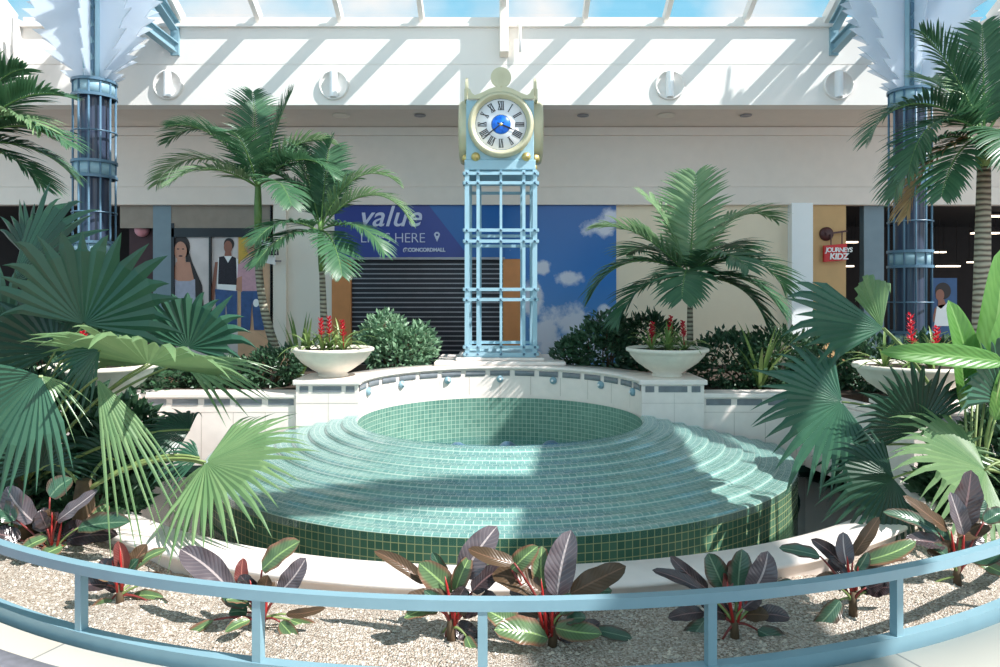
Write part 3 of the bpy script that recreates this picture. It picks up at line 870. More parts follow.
poly(g, [(238, 264), (242, 263), (244, 280), (240, 290), (237, 285)], Y0 - .006, 5); poly(g, [(237, 278), (242, 276), (242, 292), (236, 290)], Y0 - .007, 1)
poly(g, [(241, 291), (263, 291), (264, 330), (254, 330), (252, 302), (250, 330), (241, 330)], Y0 - .006, 4)
ell(g, 256, 303, 3, 4, Y0 - .009, 7)
g.build('printed_figure', pm, p3, recalc=True)

# blade signs
bs = thing('blade_sign', 'small white shop sign with dark lettering at the left palm', 'sign', tuple(P(268, 252, 11.6)))
g = G(); c0 = P(262, 240, 11.6); c1 = P(275, 264, 11.75); g.prism([P(261, 239, 11.6), P(275, 244, 11.7), P(275, 265, 11.7), P(261, 262, 11.6)], (0, .05, 0)); g.build('sign_plate', M['white'], bs, recalc=True)
g = G(); g.bar(P(275, 246, 11.7), P(281, 246, YS - .06), .03, .03); g.bar(P(275, 261, 11.7), P(281, 261, YS - .06), .03, .03); g.build('sign_arm', M['slat'], bs)
text('rue21', 262, 254.5, 5.6, 11.58, M['black'], bs, bold=.008, space=.9, rotz=.25)

js = thing('hanging_sign', 'red shop sign with white lettering hanging from a round bracket', 'sign', tuple(P(835, 250, YS - .3)))
g = G(); g.spin([(.001, .05), (.10, .05), (.115, .03), (.115, 0)], P(826, 234, YS - .05), (0, -1, 0), 24); g.build('wall_disc', M['maroon'], js)
g = G(); g.bar(P(826, 234, YS - .12), P(847, 231, YS - .12), .03, .03); g.bar(P(831, 233, YS - .12), P(831, 245, YS - .12), .015, .015); g.bar(P(842, 232, YS - .12), P(842, 245, YS - .12), .015, .015); g.build('bracket_arm', M['maroon'], js)
g = G(); g.prism([P(824.5, 245.5, YS - .14), P(847, 243.5, YS - .14), P(847, 260, YS - .14), P(824.5, 262, YS - .14)], (0, .06, 0)); g.build('sign_plate', M['red'], js, recalc=True)
text('JOURNEYS', 825.6, 252, 4.6, YS - .15, M['white'], js, bold=.002, space=.84, shear=.1)
text('KIDZ', 829.5, 259.2, 6, YS - .15, M['white'], js, bold=.004, space=.95, shear=.1)

# things seen inside the dark store at right
for i, (px, py, w, Y) in enumerate(((851, 242, 12, 14), (848, 266, 10, 15), (948, 266, 22, 14.5), (985, 233, 26, 13.5), (975, 262, 14, 15.2), (995, 216, 12, 13.2), (940, 252, 10, 15.4))):
    # ceiling tubes of the store (hung under the store ceiling)
    c = P(px, py, Y); L = w / F * Y
    t = thing('ceiling_light', ['slim lit tube in the doorway beside the red shop sign, upper one', 'slim lit tube in the doorway beside the red shop sign, lower one', 'long lit tube in the dark store right of the blue column',
              'longest lit tube in the dark store at the far right edge', 'short lit tube low in the dark store at the right edge', 'topmost lit tube in the dark store at the right edge', 'small lit tube just right of the blue column band'][i], 'ceiling light', tuple(c), 'tube lights in the dark store')
    g = G(); g.box(c.x - L / 2, c.x + L / 2, Y - .05, Y + .05, c.z - .02, c.z + .01); g.build('lit_tube', M['lamp'], t)
    g = G(); g.box(c.x - L / 2, c.x + L / 2, Y - .07, Y + .07, c.z + .01, c.z + .04)
    for sx in (-.4, .4): g.bar((c.x + sx * L, Y, c.z + .04), (c.x + sx * L, Y, zhd + .03), .01, .01)
    g.build('light_housing', M['dark'], t)
ps = thing('portrait_poster', 'blue poster of a dark-haired person in a white top, right of the column', 'poster', tuple(P(943, 330, 13.0)))
Yp = 13.0
g = G(); g.prism([P(931, 278, Yp), P(957, 278, Yp), P(957, 330, Yp), P(931, 330, Yp)], (0, .03, 0)); g.prism([P(934, 330, Yp), P(955, 330, Yp), P(955, 375, Yp), P(934, 375, Yp)], (0, .03, 0)); g.build('poster_board', M['posterblue'], ps, recalc=True)
g = G(); Yq = Yp - .004
ell(g, 943, 291, 8, 8.5, Yq, 0); ell(g, 940, 295, 4.3, 5.8, Yq - .004, 8); poly(g, [(938, 299), (944, 299), (947, 308), (938, 308)], Yq - .003, 8)
poly(g, [(935, 308), (940, 305), (948, 304), (955, 308), (957, 322), (932, 322)], Yq - .003, 8); poly(g, [(937, 306), (941, 309), (948, 302), (951, 306), (952, 326), (934, 326)], Yq - .006, 7)
g.build('printed_figure', pm, ps, recalc=True)
# pink globe in the left store
pg = thing('globe_lamp', 'pink globe lamp hanging in the dark store at left', 'lamp', tuple(P(142, 230, 12.3)))
g = G(); g.sphere(P(142, 230, 12.25), .12); g.build('globe', M['pink'], pg)
g = G(); g.bar(P(142, 223, 12.25), P(142, 200, 12.25), .012, .012); g.build('cord', M['black'], pg)

# soffit downlights
for i, (px, big, nm) in enumerate(((341, 1, 'oval downlight in the soffit left of the clock, under a disc light'), (420, 0, 'small round downlight in the soffit just left of the clock'), (583, 0, 'small round downlight in the soffit just right of the clock'),
                    (666, 1, 'oval downlight in the soffit right of the clock, under a disc light'), (746, 0, 'small round downlight in the soffit between the right disc lights'))):
    c = Vector((wx(px, 11.1), 11.1, zf0 - .012)); g = G()
    g.spin([(.001, .004), (.07 + .04 * big, .004), (.09 + .05 * big, .012), (.09 + .05 * big, .0)], c + Vector((0, 0, .012)), (0, 0, -1), 20)
    o = g.build('downlight', M['slat' if not big else 'cream']); tag(o, nm, 'ceiling light', 'downlights in the soffit')

# disc sconces on the fascia
lab = ['white disc wall light with a vertical bar, leftmost, beside the left column', 'white disc wall light between the left palm and the clock', 'white disc wall light right of the clock above the palm', 'white disc wall light in shade left of the right column']
for i, px in enumerate((168.5, 334, 669.5, 838)):
    c = P(px, 85.3, YF); t = thing('disc_sconce', lab[i], 'wall light', tuple(c), 'disc lights on the upper wall')
    g = G(); g.spin([(.222, 0), (.222, .035), (.205, .045), (.192, .035), (.19, .012), (.001, .012)], c, (0, -1, 0), 40); g.build('disc', M['fascia'], t)
    g = G(); pr = [(-.055, -.19), (.055, -.19), (.055, .19), (-.055, .19)]
    seg = [Vector((.058 * math.sin(R(a)), -.09 * math.cos(R(a)), 0)) for a in range(-90, 91, 20)]
    g.prism([c + s_ + Vector((0, -.013, -.185)) for s_ in seg], (0, 0, .37)); g.build('diffuser', M['white'], t, recalc=True)

# ------------------------------------------------------------------ skylight
sk = bpy.data.objects.new('window_1', None); COL.objects.link(sk); sk['kind'] = 'structure'; sk.location = (0, YF, zf1 + .17)
SL = math.tan(R(27)); yb = YF + .05; zb0 = zf1 + .17; yt = 8.0; zt = zb0 + (yb - yt) * SL
for px in (12, 97, 180.5, 258.5, 340, 421.5, 503.5, 585, 666, 746.5, 827, 909, 992):
    x = wx(px, YF)
    g = G(); g.bar((x, yb, zb0 - .02), (x, yt, zt - .02), .07, .16, up=(0, 0, 1)); g.build('mullion', M['fascia'], sk)
g = G(); g.quad((XL, yb, zb0 + .06), (XR, yb, zb0 + .06), (XR, yt, zt + .06), (XL, yt, zt + .06)); g.build('pane', M['glass'], sk)
g = G(); g.box(XL, XR, yt - .12, yt + .12, zt - .15, zt + .1); g.build('purlin', M['fascia'], sk)
# added unseen beams: right and cross shaped for their shadows, left mirrors the right
g = G(); g.box(5.9, 7.1, -1.5, yt + 1.2, 6.9, 7.2); struct(g.build('shade_beam_right', M['fascia']))
g = G(); g.box(-7.1, -5.9, -1.5, yt + 1.2, 6.9, 7.2); struct(g.build('beam_left', M['fascia']))
g = G(); g.box(-5.9, 5.9, 2.46, 2.86, 6.9, 7.2); struct(g.build('shade_beam_cross', M['fascia']))
# drop pipe and hanger in front of the fascia, middle
g = G(); x0 = wx(499.5, YF - .2); x1 = wx(508.5, YF - .2); g.box(x0, x1, YF - .26, YF - .002, px2z(53, YF - .2), zf1 + .7); o = g.build('roof_hanger', M['cream'], bevel=.01); tag(o, 'cream boxed hanger coming down the wall above the clock', 'hanger')
g = G(); g.tube([P(508, 20, YF - .06), P(519, 20, YF - .06), P(520, 22, YF - .06), P(520, 52, YF - .06)], .022, 8); o = g.build('white_pipe', M['white']); tag(o, 'thin white bent pipe on the wall beside the boxed hanger', 'pipe')

# ------------------------------------------------------------------ lattice columns with frosted leaves
def column(px, ptop, label, lab2, flip):
    Yc = 9.5; x = wx(px, Yc); rr_ = .258
    ztop = px2z(ptop, Yc)
    t = thing('lattice_column', label, 'column', (x, Yc, SOILZ - .1), 'blue lattice columns')
    g = G(); g.lathe([(.185, SOILZ - .1), (.185, ztop - .03)], (x, Yc, 0), 32); g.build('core', M['colglass'], t)
    for k_ in range(12):
        a = 2 * PI * (k_ + .5) / 12
        g = G(); g.tube([(x + rr_ * math.sin(a), Yc - rr_ * math.cos(a), SOILZ - .1), (x + rr_ * math.sin(a), Yc - rr_ * math.cos(a), ztop)], .014, 6); g.build('rod', M['steeldk'], t)
    z = ztop
    i = 0
    while z > SOILZ:
        h = .20 if i % 1 == 0 else .1
        g = G(); g.lathe([(rr_ - .012, z - h), (rr_ - .004, z - h), (rr_ - .004, z), (rr_ - .012, z)], (x, Yc, 0), 40); b = g.build('band', M['bracket'], t)
        g = G()
        for zz in (z - h, z):
            g.lathe([(rr_ - .01, zz - .018), (rr_ + .022, zz - .018), (rr_ + .022, zz + .018), (rr_ - .01, zz + .018)], (x, Yc, 0), 40, smooth=False)
        g.build('hoop', M['steeldk'], b)
        if i: pass
        g = G(); g.lathe([(rr_ + .0, z - .68), (rr_ + .02, z - .68), (rr_ + .02, z - .665), (rr_, z - .665)], (x, Yc, 0), 40); g.build('thin_hoop', M['steeldk'], b)
        z -= 1.07; i += 1
    for sx, sy in ((-.08, -.05), (.08, -.05), (-.08, .1), (.08, .1)):
        g = G(); g.box(x + sx - .028, x + sx + .028, Yc + sy - .028, Yc + sy + .028, ztop - .03, 7.0); g.build('upper_post', M['steel' if sx > 0 else 'bracket'], t)
    g = G(); g.lathe([(.10, ztop - .06), (.24, ztop - .02), (.258, ztop)], (x, Yc, 0), 32); g.build('cap', M['steeldk'], t)
    # frosted jagged fins fanning out
    rn = random.Random(7 if flip < 0 else 8)
    for k_, az in enumerate((0, 28, -30, 180, 152, 208, 90, 270)):
        a = R(az); dirv = Vector((math.cos(a), math.sin(a), 0))
        inner = .11; H = 2.2
        wmax = 1.0 if az in (0, 28, -30, 180, 152, 208) else .35
        pts = []
        n = 9
        base = Vector((x, Yc, ztop - .02))
        outer = []
        for j in range(n + 1):
            s = j / n; w = .12 + wmax * (s ** .75)
            if k_ % 3 == 1: w *= .8
            outer.append((w * rn.uniform(.92, 1.0), s * H))
            if j < n: outer.append((w + wmax * .16 * (1 - s * .3), s * H + H / n * .45)); outer.append((w - .0, s * H + H / n * .55))
        lo = base + dirv * inner
        pts = [lo] + [base + dirv * (inner + w) + Vector((0, 0, zz + .02)) for w, zz in outer] + [base + dirv * inner + Vector((0, 0, H + .05))]
        g = G(); nn = Vector((-dirv.y, dirv.x, 0))
        g.prism([p - nn * .008 for p in pts], nn * .016)
        g.build('frosted_fin', M['frost'], t, recalc=True)
    # small serrated blue comb on the posts
    for s2 in (-1, 1):
        g = G(); cx = x + (-.02 if s2 < 0 else .02) - .06 * flip
        for j in range(9):
            z0 = ztop + .1 + j * .22
            g.prism([(cx, Yc - .1, z0), (cx + .09 * s2, Yc - .1, z0 + .15), (cx, Yc - .1, z0 + .19)], (0, .02, 0))
        if s2 * flip > 0: g.build('serrated_comb', M['steeldk'], t, recalc=True)
    # steel bracket from the fascia to the column
    bt = thing('steel_bracket', lab2, 'bracket', (x - flip * 1.1, YF, 4.8), 'steel brackets on the upper wall')
    bx = wx(500 + flip * -324, YF) if False else wx(176 if flip < 0 else 833, YF)
    g = G(); g.box(bx - .06, bx + .06, YF - .05, YF, px2z(56, YF), px2z(24, YF) + .1); g.build('wall_plate', M['bracket'], bt)
    def ibeam(a, b):
        g = G(); a = Vector(a); b = Vector(b); dv = (b - a).normalized(); sd = dv.cross(Vector((0, 0, 1))).normalized(); up = sd.cross(dv)
        for o_ in (-.07, .07): g.bar(a + up * o_, b + up * o_, .12, .016, up=up)
        g.bar(a, b, .016, .13, up=up); g.build('beam', M['bracket'], bt)
    ibeam((bx, YF - .04, px2z(49, YF)), P(127 if flip < 0 else 869, 11, 9.75))
    ibeam((bx, YF - .04, px2z(27, YF)), P(148 if flip < 0 else 856, -14, 9.75))
    return t

column(94.5, 83, 'blue lattice column with frosted jagged fins at the left', 'grey-blue steel bracket between the upper wall and the left column', -1)
column(910, 92, 'blue lattice column with frosted jagged fins at the right', 'grey-blue steel bracket between the upper wall and the right column', 1)

# ------------------------------------------------------------------ planting helpers
def frond(g, base, d0, L, droop, nleaf=30, leafL=.34, lw=.028, rnd=None, mi=0, mr=1, hang=.35, spread=1.0, start=.12):
    pos = Vector(base); d = Vector(d0).normalized(); n = 18; path = [pos.copy()]; dirs = [d.copy()]
    for i in range(n):
        d = (d + Vector((0, 0, -1)) * droop * (.3 + 1.4 * i / n) / n).normalized()
        pos = pos + d * L / n; path.append(pos.copy()); dirs.append(d.copy())
    g.tube(path, [max(.003, .014 * (1 - .8 * i / n)) for i in range(n + 1)], 5, mr, False)
    for i in range(nleaf):
        t = start + (1 - start) * (i + .5) / nleaf
        fi = min(n - 1e-6, t * n); a = int(fi); p = path[a].lerp(path[a + 1], fi - a); dd = dirs[a].lerp(dirs[a + 1], fi - a).normalized()
        sd = dd.cross(Vector((0, 0, 1)))
        if sd.length < .15: sd = dd.cross(Vector((0, 1, 0)))
        sd.normalize(); up = sd.cross(dd).normalized()
        prof = (math.sin(PI * min(1, max(0, (t - start) / (1 - start) * .86 + .14)))) ** .6
        for s in (-1, 1):
            ll = leafL * (.45 + .65 * prof) * rnd.uniform(.88, 1.08) * (1.0 - .35 * max(0, t - .8) / .2)
            fwd = .45 + .75 * t
            ld = (sd * s * spread + dd * fwd + up * rnd.uniform(.12, .4)).normalized()
            w = lw * rnd.uniform(.85, 1.15)
            q = p.copy(); wn = (dd - ld * dd.dot(ld)).normalized()
            prev = None; m_ = 4
            for j in range(m_ + 1):
                u = j / m_; ww = w * (.35, 1, .9, .6, .04)[j]
                tw = wn * math.cos(.5) + up * math.sin(.5) * s * 0
                idx = g.pts([q - wn * ww / 2, q + up * ww * .18, q + wn * ww / 2])
                if prev is not None:
                    g.face((prev, idx, idx + 1, prev + 1), mi, None, True); g.face((prev + 1, idx + 1, idx + 2, prev + 2), mi, None, True)
                prev = idx
                ld = (ld + Vector((0, 0, -1)) * hang * (.25 + .5 * u)).normalized(); wn = (wn - ld * wn.dot(ld)).normalized()
                q = q + ld * ll / m_


def palm(label, crown, base, fr, L, trunk_r=.06, seed=1, mats=None, shaft=.5, leafL=.34, lw=.03, group='feather palms', nleaf=40, bend=None):
    rn = random.Random(seed)
    t = thing('feather_palm', label, 'palm tree', tuple(base), group)
    base = Vector(base); crown = Vector(crown)
    g = G(); n = 10; path = []
    for i in range(n + 1):
        s = i / n; p = base.lerp(crown, s)
        if bend: p += Vector(bend) * math.sin(PI * s)
        path.append(p)
    g.tube(path, [trunk_r * (1.25 - .45 * i / n) for i in range(n + 1)], 12); g.build('trunk', M['trunk'], t)
    if shaft:
        dv = (path[-1] - path[-2]).normalized(); q = crown
        g = G(); g.tube([q - dv * .02, q + dv * shaft * .35, q + dv * shaft * .8, q + dv * shaft], [trunk_r * .9, trunk_r * 1.05, trunk_r * .8, trunk_r * .45], 10); g.build('crownshaft', M['crownshaft'], t)
        top = crown + dv * shaft * .85
    else: top = crown
    for (ia, dep, el_, lf, dr, mk) in fr:
        # ia: heading (deg) around the vertical, 0 = right, 90 = away; el_: elevation at start
        a = R(ia); e = R(el_)
        d = Vector((math.cos(a) * math.cos(e), math.sin(a) * math.cos(e), math.sin(e)))
        g = G(); frond(g, top + Vector((0, 0, rn.uniform(-.04, .02))), d, L * lf, dr, nleaf, leafL * (.75 + .25 * lf), lw, rn, hang=.22 + .1 * rn.random())
        g.build('frond', [M[mk], M['crownshaft']], t)
    return t


def ring(n, els, seed, drs=(1.0, 1.6), mk=('palm', 'palm_pale'), a0=0):
    rn = random.Random(seed); out = []
    for i in range(n):
        a = a0 + i * 137.5; s = i / (n - 1); el_ = els[0] + (els[1] - els[0]) * s
        out.append((a, 0, el_ + rn.uniform(-6, 6), rn.uniform(.85, 1.05), drs[0] + (drs[1] - drs[0]) * s, mk[0] if rn.random() < .7 else mk[1]))
    return out


def fan_blade(g, hub, axis, normal, Rr, span, nseg, split, droop, rn, fold=.5, mi=0, cup=.0, tipdrop=.25):
    axis = Vector(axis).normalized(); normal = Vector(normal); normal = (normal - axis * normal.dot(axis)).normalized(); side = normal.cross(axis)
    half = span / nseg / 2
    for i in range(nseg):
        ang = -span / 2 + span * (i + .5) / nseg; k_ = abs(ang) / (span / 2)
        ln = Rr * (1 - .22 * k_ * k_) * rn.uniform(.86, 1.06); jit = rn.uniform(-.3, .3) * half; lift = rn.uniform(-.05, .05) * Rr
        sp = split * rn.uniform(.9, 1.08); td = tipdrop * rn.uniform(.3, 1.5)
        prev = None
        for t in (.02, .2, .4, sp, sp + (1 - sp) * .35, sp + (1 - sp) * .7, 1):
            rad = t * (ln if t > sp else Rr * (1 - .22 * k_ * k_) )
            if t <= sp + 1e-6: wa = half; 
            else: wa = half * sp / t * (1 - ((t - sp) / (1 - sp)) ** 1.3) + .0005
            row = []
            for q, hgt in ((-1, 0), (0, fold), (1, 0)):
                a_ = ang + wa * q + (jit * (t - sp) / (1 - sp) if t > sp else 0)
                v = axis * math.cos(a_) + side * math.sin(a_)
                p = Vector(hub) + v * rad + normal * (hgt * rad * math.tan(half) if t <= sp else hgt * sp * Rr * math.tan(half) * (1 - t) / (1 - sp))
                p += normal * cup * rad * abs(math.sin(a_))
                p.z -= droop * Rr * t * t
                if t > sp: p += normal * lift * ((t - sp) / (1 - sp))
                if t > sp: p.z -= td * Rr * ((t - sp) / (1 - sp)) ** 1.7 * .5
                row.append(p)
            idx = g.pts(row)
            if prev is not None:
                g.face((prev, idx, idx + 1, prev + 1), mi, None, False); g.face((prev + 1, idx + 1, idx + 2, prev + 2), mi, None, False)
            prev = idx


def fan_palm(label, base, fans, seed=1, group='fan palms'):
    """fans: (hub px, hub py, Y, heading deg in the picture plane, radius px, span deg, nseg, split, droop, normal, towards, material)"""
    rn = random.Random(seed); base = Vector(base)
    t = thing('fan_palm', label, 'palm plant', tuple(base), group)
    g = G(); g.tube([base - Vector((0, 0, .02)), base + Vector((0, 0, .25)), base + Vector((0, 0, .38))], [.07, .06, .04], 10); g.build('stem', M['twig'], t)
    for (hx, hy, Y, ang, rp, span, ns, sp, dr, nrm, tow, mk) in fans:
        hub = P(hx, hy, Y); a = R(ang); axis = Vector((math.cos(a), -tow, math.sin(a)))
        st = base + Vector((0, 0, .3)); mid = st.lerp(hub, .55) + Vector((0, 0, .18))
        path = [st * (1 - s) ** 2 + mid * 2 * s * (1 - s) + hub * s * s for s in [i / 10 for i in range(11)]]
        g = G(); g.tube(path, [.013 - .006 * i / 10 for i in range(11)], 6); pt = g.build('petiole', M['stalkgreen'], t)
        g = G(); fan_blade(g, hub, axis, nrm, rp / F * Y, R(span), ns, sp, dr, rn); g.build('leaf_blade', M[mk], pt)
    return t


def blade(g, p0, p1, w, nrm, curl=.15, fold=.25, mi=0, pleat=0, prof_pow=.85, seg=14, side=0, wav=0):
    """ovate leaf blade with uv across/along"""
    p0 = Vector(p0); p1 = Vector(p1); ax = (p1 - p0); L = ax.length; ax.normalize(); n = Vector(nrm); n = (n - ax * n.dot(ax)).normalized(); sd = n.cross(ax)
    cr = (-1, -.66, -.33, 0, .33, .66, 1); prev = None; pv = 0
    for i in range(seg + 1):
        t = i / seg
        ww = w / 2 * max(.012, (math.sin(PI * (t ** prof_pow))) ** .46)
        c = p0.lerp(p1, t) + n * curl * L * math.sin(PI * t) * .6 + sd * L * side * math.sin(PI * t)
        row = [c + sd * ww * q + n * (abs(q) ** 1.3) * ww * (fold + wav * math.sin(t * 16 + q * 2)) + (n * pleat * ww * (1 if int(round((q + 1) * 3)) % 2 else 0)) for q in cr]
        idx = g.pts(row)
        if prev is not None:
            for k_ in range(6):
                u0, u1 = (cr[k_] + 1) / 2, (cr[k_ + 1] + 1) / 2
                g.face((prev + k_, prev + k_ + 1, idx + k_ + 1, idx + k_), mi, [(u0, pv), (u1, pv), (u1, t), (u0, t)], True)
        prev = idx; pv = t


def ph_plant(label, bx, by, leaves, sheaths, seed):
    rn = random.Random(seed)
    Y = (E - GZ) * F / (by - 295)
    base = P(bx, by, Y)
    t = thing('philodendron', label, 'plant', tuple(base), 'philodendrons in the gravel bed')
    g = G(); g.tube([base - Vector((0, 0, .03)), base + Vector((rn.uniform(-.01, .01), 0, .06)), base + Vector((0, 0, .11))], [.022, .018, .014], 8); g.build('stem', M['twig'], t)
    extra = []
    for i in range(7):
        a = rn.uniform(-.2, PI + .2); r0 = rn.uniform(8, 16); r1 = r0 + rn.uniform(18, 30)
        extra.append((bx + math.cos(a) * r0, by - 22 - math.sin(a) * r0 * .9, bx + math.cos(a) * r1, by - 24 - math.sin(a) * r1 * .8, rn.uniform(13, 19), rn.choice(('ph_dark', 'ph_dark', 'ph_teal', 'ph_brown'))))
    for (x0, y0, x1, y1, w, mk) in list(leaves) + extra:
        dY = rn.uniform(-.05, .12); up = (y1 < y0 - 8)
        Ya = Y + dY * .6; Yb = Y + dY + (rn.uniform(-.02, .05) if up else -.05)
        p0 = P(x0, y0, Ya); p1 = P(x1, y1, Yb)
        slope = abs(y1 - y0) / (abs(x1 - x0) + 1)
        nrm = Vector((rn.uniform(-.25, .25), -1, .35)) if slope > .8 else Vector((rn.uniform(-.2, .2), -.75, .8))
        st = base + Vector((0, 0, .05)); q = st.lerp(p0, .5) + Vector((0, 0, .02)) + (p0 - p1).normalized() * .02
        path = [st * (1 - s) ** 2 + q * 2 * s * (1 - s) + p0 * s * s for s in [i / 8 for i in range(9)]]
        g = G(); g.tube(path, [.0075 - .003 * i / 8 for i in range(9)], 6); pt = g.build('leaf_stalk', M['stalkred' if rn.random() < .6 else 'stalkgreen'], t)
        g = G(); blade(g, p0, p1, w / F * Y, nrm, curl=rn.uniform(.05, .16), fold=rn.uniform(.1, .45), side=rn.uniform(-.07, .07), wav=rn.uniform(.05, .16)); g.build('leaf', M[mk], pt)
    for (x0, y0, x1, y1) in sheaths:
        g = G(); a = P(x0, y0, Y - .01); b = P(x1, y1, Y - .02); g.tube([a, a.lerp(b, .5), a.lerp(b, .8), b], [.008, .007, .005, .001], 8); g.build('red_sheath', M['sheath'], t)
    return t


ph_plant('bronze and green leaved plant at far left, under the drooping fan palm', 52, 562, [
    (34, 522, 6, 487, 27, 'ph_purple'), (57, 521, 98, 490, 19, 'ph_purple'), (48, 537, 19, 552, 14, 'ph_green'), (63, 546, 36, 560, 17, 'ph_green'), (30, 567, 22, 598, 20, 'ph_green'),
    (50, 497, 72, 478, 22, 'ph_teal'), (92, 530, 108, 504, 17, 'ph_green'), (66, 540, 118, 535, 20, 'ph_dark'), (20, 540, -12, 533, 20, 'ph_dark'), (60, 560, 72, 590, 16, 'ph_dark'), (78, 528, 130, 522, 22, 'ph_teal'), (16, 520, -10, 505, 20, 'ph_teal')],
    [(52, 545, 52, 512), (57, 548, 62, 520)], 11)
ph_plant('small red-stalked plant behind the second bay of the blue rail', 120, 606, [
    (112, 599, 90, 624, 19, 'ph_green'), (132, 572, 167, 549, 13, 'ph_green'), (150, 602, 173, 620, 19, 'ph_teal'), (123, 572, 118, 541, 15, 'ph_red'), (128, 572, 147, 544, 17, 'ph_brown'), (132, 596, 164, 598, 11, 'ph_green'),
    (112, 580, 88, 568, 14, 'ph_green'), (118, 592, 100, 575, 12, 'ph_dark'), (140, 585, 152, 572, 14, 'ph_dark'), (120, 604, 132, 622, 11, 'ph_green')],
    [(122, 590, 120, 548), (118, 592, 112, 560)], 12)
ph_plant('purple leaved plant at left centre, its two pale leaves standing over the rail', 262, 632, [
    (232, 592, 180, 549, 29, 'ph_purple'), (262, 570, 300, 541, 26, 'ph_green'), (280, 592, 306, 558, 22, 'ph_purple'), (243, 588, 243, 558, 14, 'ph_red'), (214, 620, 166, 652, 12, 'ph_green'), (290, 620, 332, 640, 13, 'ph_green'),
    (280, 622, 300, 645, 15, 'ph_green'), (286, 614, 326, 608, 10, 'ph_brown'), (254, 600, 240, 575, 20, 'ph_dark'), (262, 600, 268, 575, 18, 'ph_brown'), (250, 620, 225, 632, 12, 'ph_green'), (248, 600, 226, 600, 14, 'ph_green')],
    [(258, 622, 250, 580), (264, 622, 268, 590)], 13)
ph_plant('large purple leaved plant left of the middle rail post', 452, 640, [
    (462, 578, 497, 526, 30, 'ph_purple'), (426, 584, 374, 551, 14, 'ph_brown'), (450, 600, 405, 598, 23, 'ph_brown'), (452, 592, 419, 563, 27, 'ph_green'), (472, 592, 503, 568, 22, 'ph_dark'), (442, 634, 427, 670, 15, 'ph_green'),
    (466, 636, 482, 664, 13, 'ph_green'), (438, 610, 404, 618, 16, 'ph_green'), (456, 624, 478, 640, 20, 'ph_dark'), (455, 592, 470, 556, 18, 'ph_green'), (446, 640, 470, 650, 22, 'ph_dark'), (480, 600, 497, 600, 16, 'ph_dark'), (446, 585, 432, 552, 15, 'ph_teal')],
    [(453, 618, 445, 576), (458, 618, 463, 585), (455, 625, 454, 600)], 14)
ph_plant('large plant right of the middle rail post with one upright greyish purple leaf', 552, 642, [
    (557, 598, 571, 530, 31, 'ph_purple'), (570, 594, 626, 566, 25, 'ph_brown'), (541, 592, 492, 574, 29, 'ph_brown'), (543, 590, 542, 546, 21, 'ph_green'), (512, 570, 538, 546, 20, 'ph_green'), (514, 563, 468, 549, 17, 'ph_brown'),
    (520, 628, 486, 610, 24, 'ph_green'), (548, 638, 494, 630, 28, 'ph_green'), (524, 652, 484, 660, 20, 'ph_green'), (555, 628, 602, 634, 22, 'ph_green'), (596, 630, 632, 638, 15, 'ph_teal'), (560, 640, 600, 622, 18, 'ph_dark'),
    (550, 650, 570, 672, 18, 'ph_dark'), (574, 600, 612, 590, 20, 'ph_teal'), (536, 600, 510, 590, 20, 'ph_dark'), (540, 650, 520, 672, 20, 'ph_brown')],
    [(547, 636, 541, 578), (552, 636, 552, 596), (543, 628, 536, 598)], 15)
ph_plant('dark shaded plant beside the rail post right of centre', 735, 636, [
    (708, 590, 670, 556, 15, 'ph_dark'), (702, 590, 652, 570, 13, 'ph_dark'), (724, 588, 708, 553, 24, 'ph_teal'), (738, 590, 742, 549, 25, 'ph_teal'), (752, 592, 768, 551, 27, 'ph_purple'), (768, 594, 792, 580, 15, 'ph_teal'),
    (706, 618, 678, 657, 21, 'ph_teal'), (757, 630, 793, 656, 21, 'ph_teal'), (704, 612, 668, 618, 15, 'ph_dark'), (726, 592, 731, 560, 12, 'ph_red'), (740, 640, 760, 668, 18, 'ph_teal'), (722, 640, 705, 668, 16, 'ph_teal'), (756, 615, 790, 618, 18, 'ph_dark'), (730, 612, 700, 602, 18, 'ph_dark')],
    [(733, 622, 727, 582), (738, 622, 742, 590)], 16)
ph_plant('smaller plant with arching bronze leaves at right, left of the last rail post', 853, 614, [
    (820, 556, 779, 548, 15, 'ph_teal'), (845, 568, 811, 539, 15, 'ph_dark'), (847, 565, 843, 532, 17, 'ph_purple'), (853, 556, 879, 517, 14, 'ph_brown'), (860, 562, 916, 541, 18, 'ph_green'), (840, 600, 811, 632, 19, 'ph_teal'),
    (866, 568, 908, 558, 12, 'ph_brown'), (862, 592, 896, 592, 9, 'ph_brown'), (856, 572, 868, 552, 12, 'ph_teal'), (846, 576, 828, 560, 12, 'ph_dark')],
    [(851, 590, 847, 556), (856, 590, 858, 566)], 17)
ph_plant('large dark glossy plant at far right, in front of the fan palms', 958, 586, [
    (960, 529, 971, 470, 28, 'ph_dark'), (948, 530, 903, 496, 17, 'ph_brown'), (938, 532, 883, 512, 17, 'ph_teal'), (958, 538, 990, 522, 21, 'ph_brown'), (958, 545, 984, 549, 15, 'ph_green'), (984, 522, 1006, 511, 16, 'ph_teal'), (922, 592, 952, 614, 12, 'ph_green'),
    (950, 545, 925, 530, 18, 'ph_teal'), (964, 535, 950, 492, 18, 'ph_purple'), (944, 545, 905, 540, 18, 'ph_dark'), (970, 560, 1004, 552, 20, 'ph_teal'), (960, 552, 940, 560, 14, 'ph_dark'), (975, 560, 1008, 575, 18, 'ph_green'), (962, 530, 985, 500, 20, 'ph_teal')],
    [(955, 560, 951, 530), (962, 558, 964, 535)], 18)

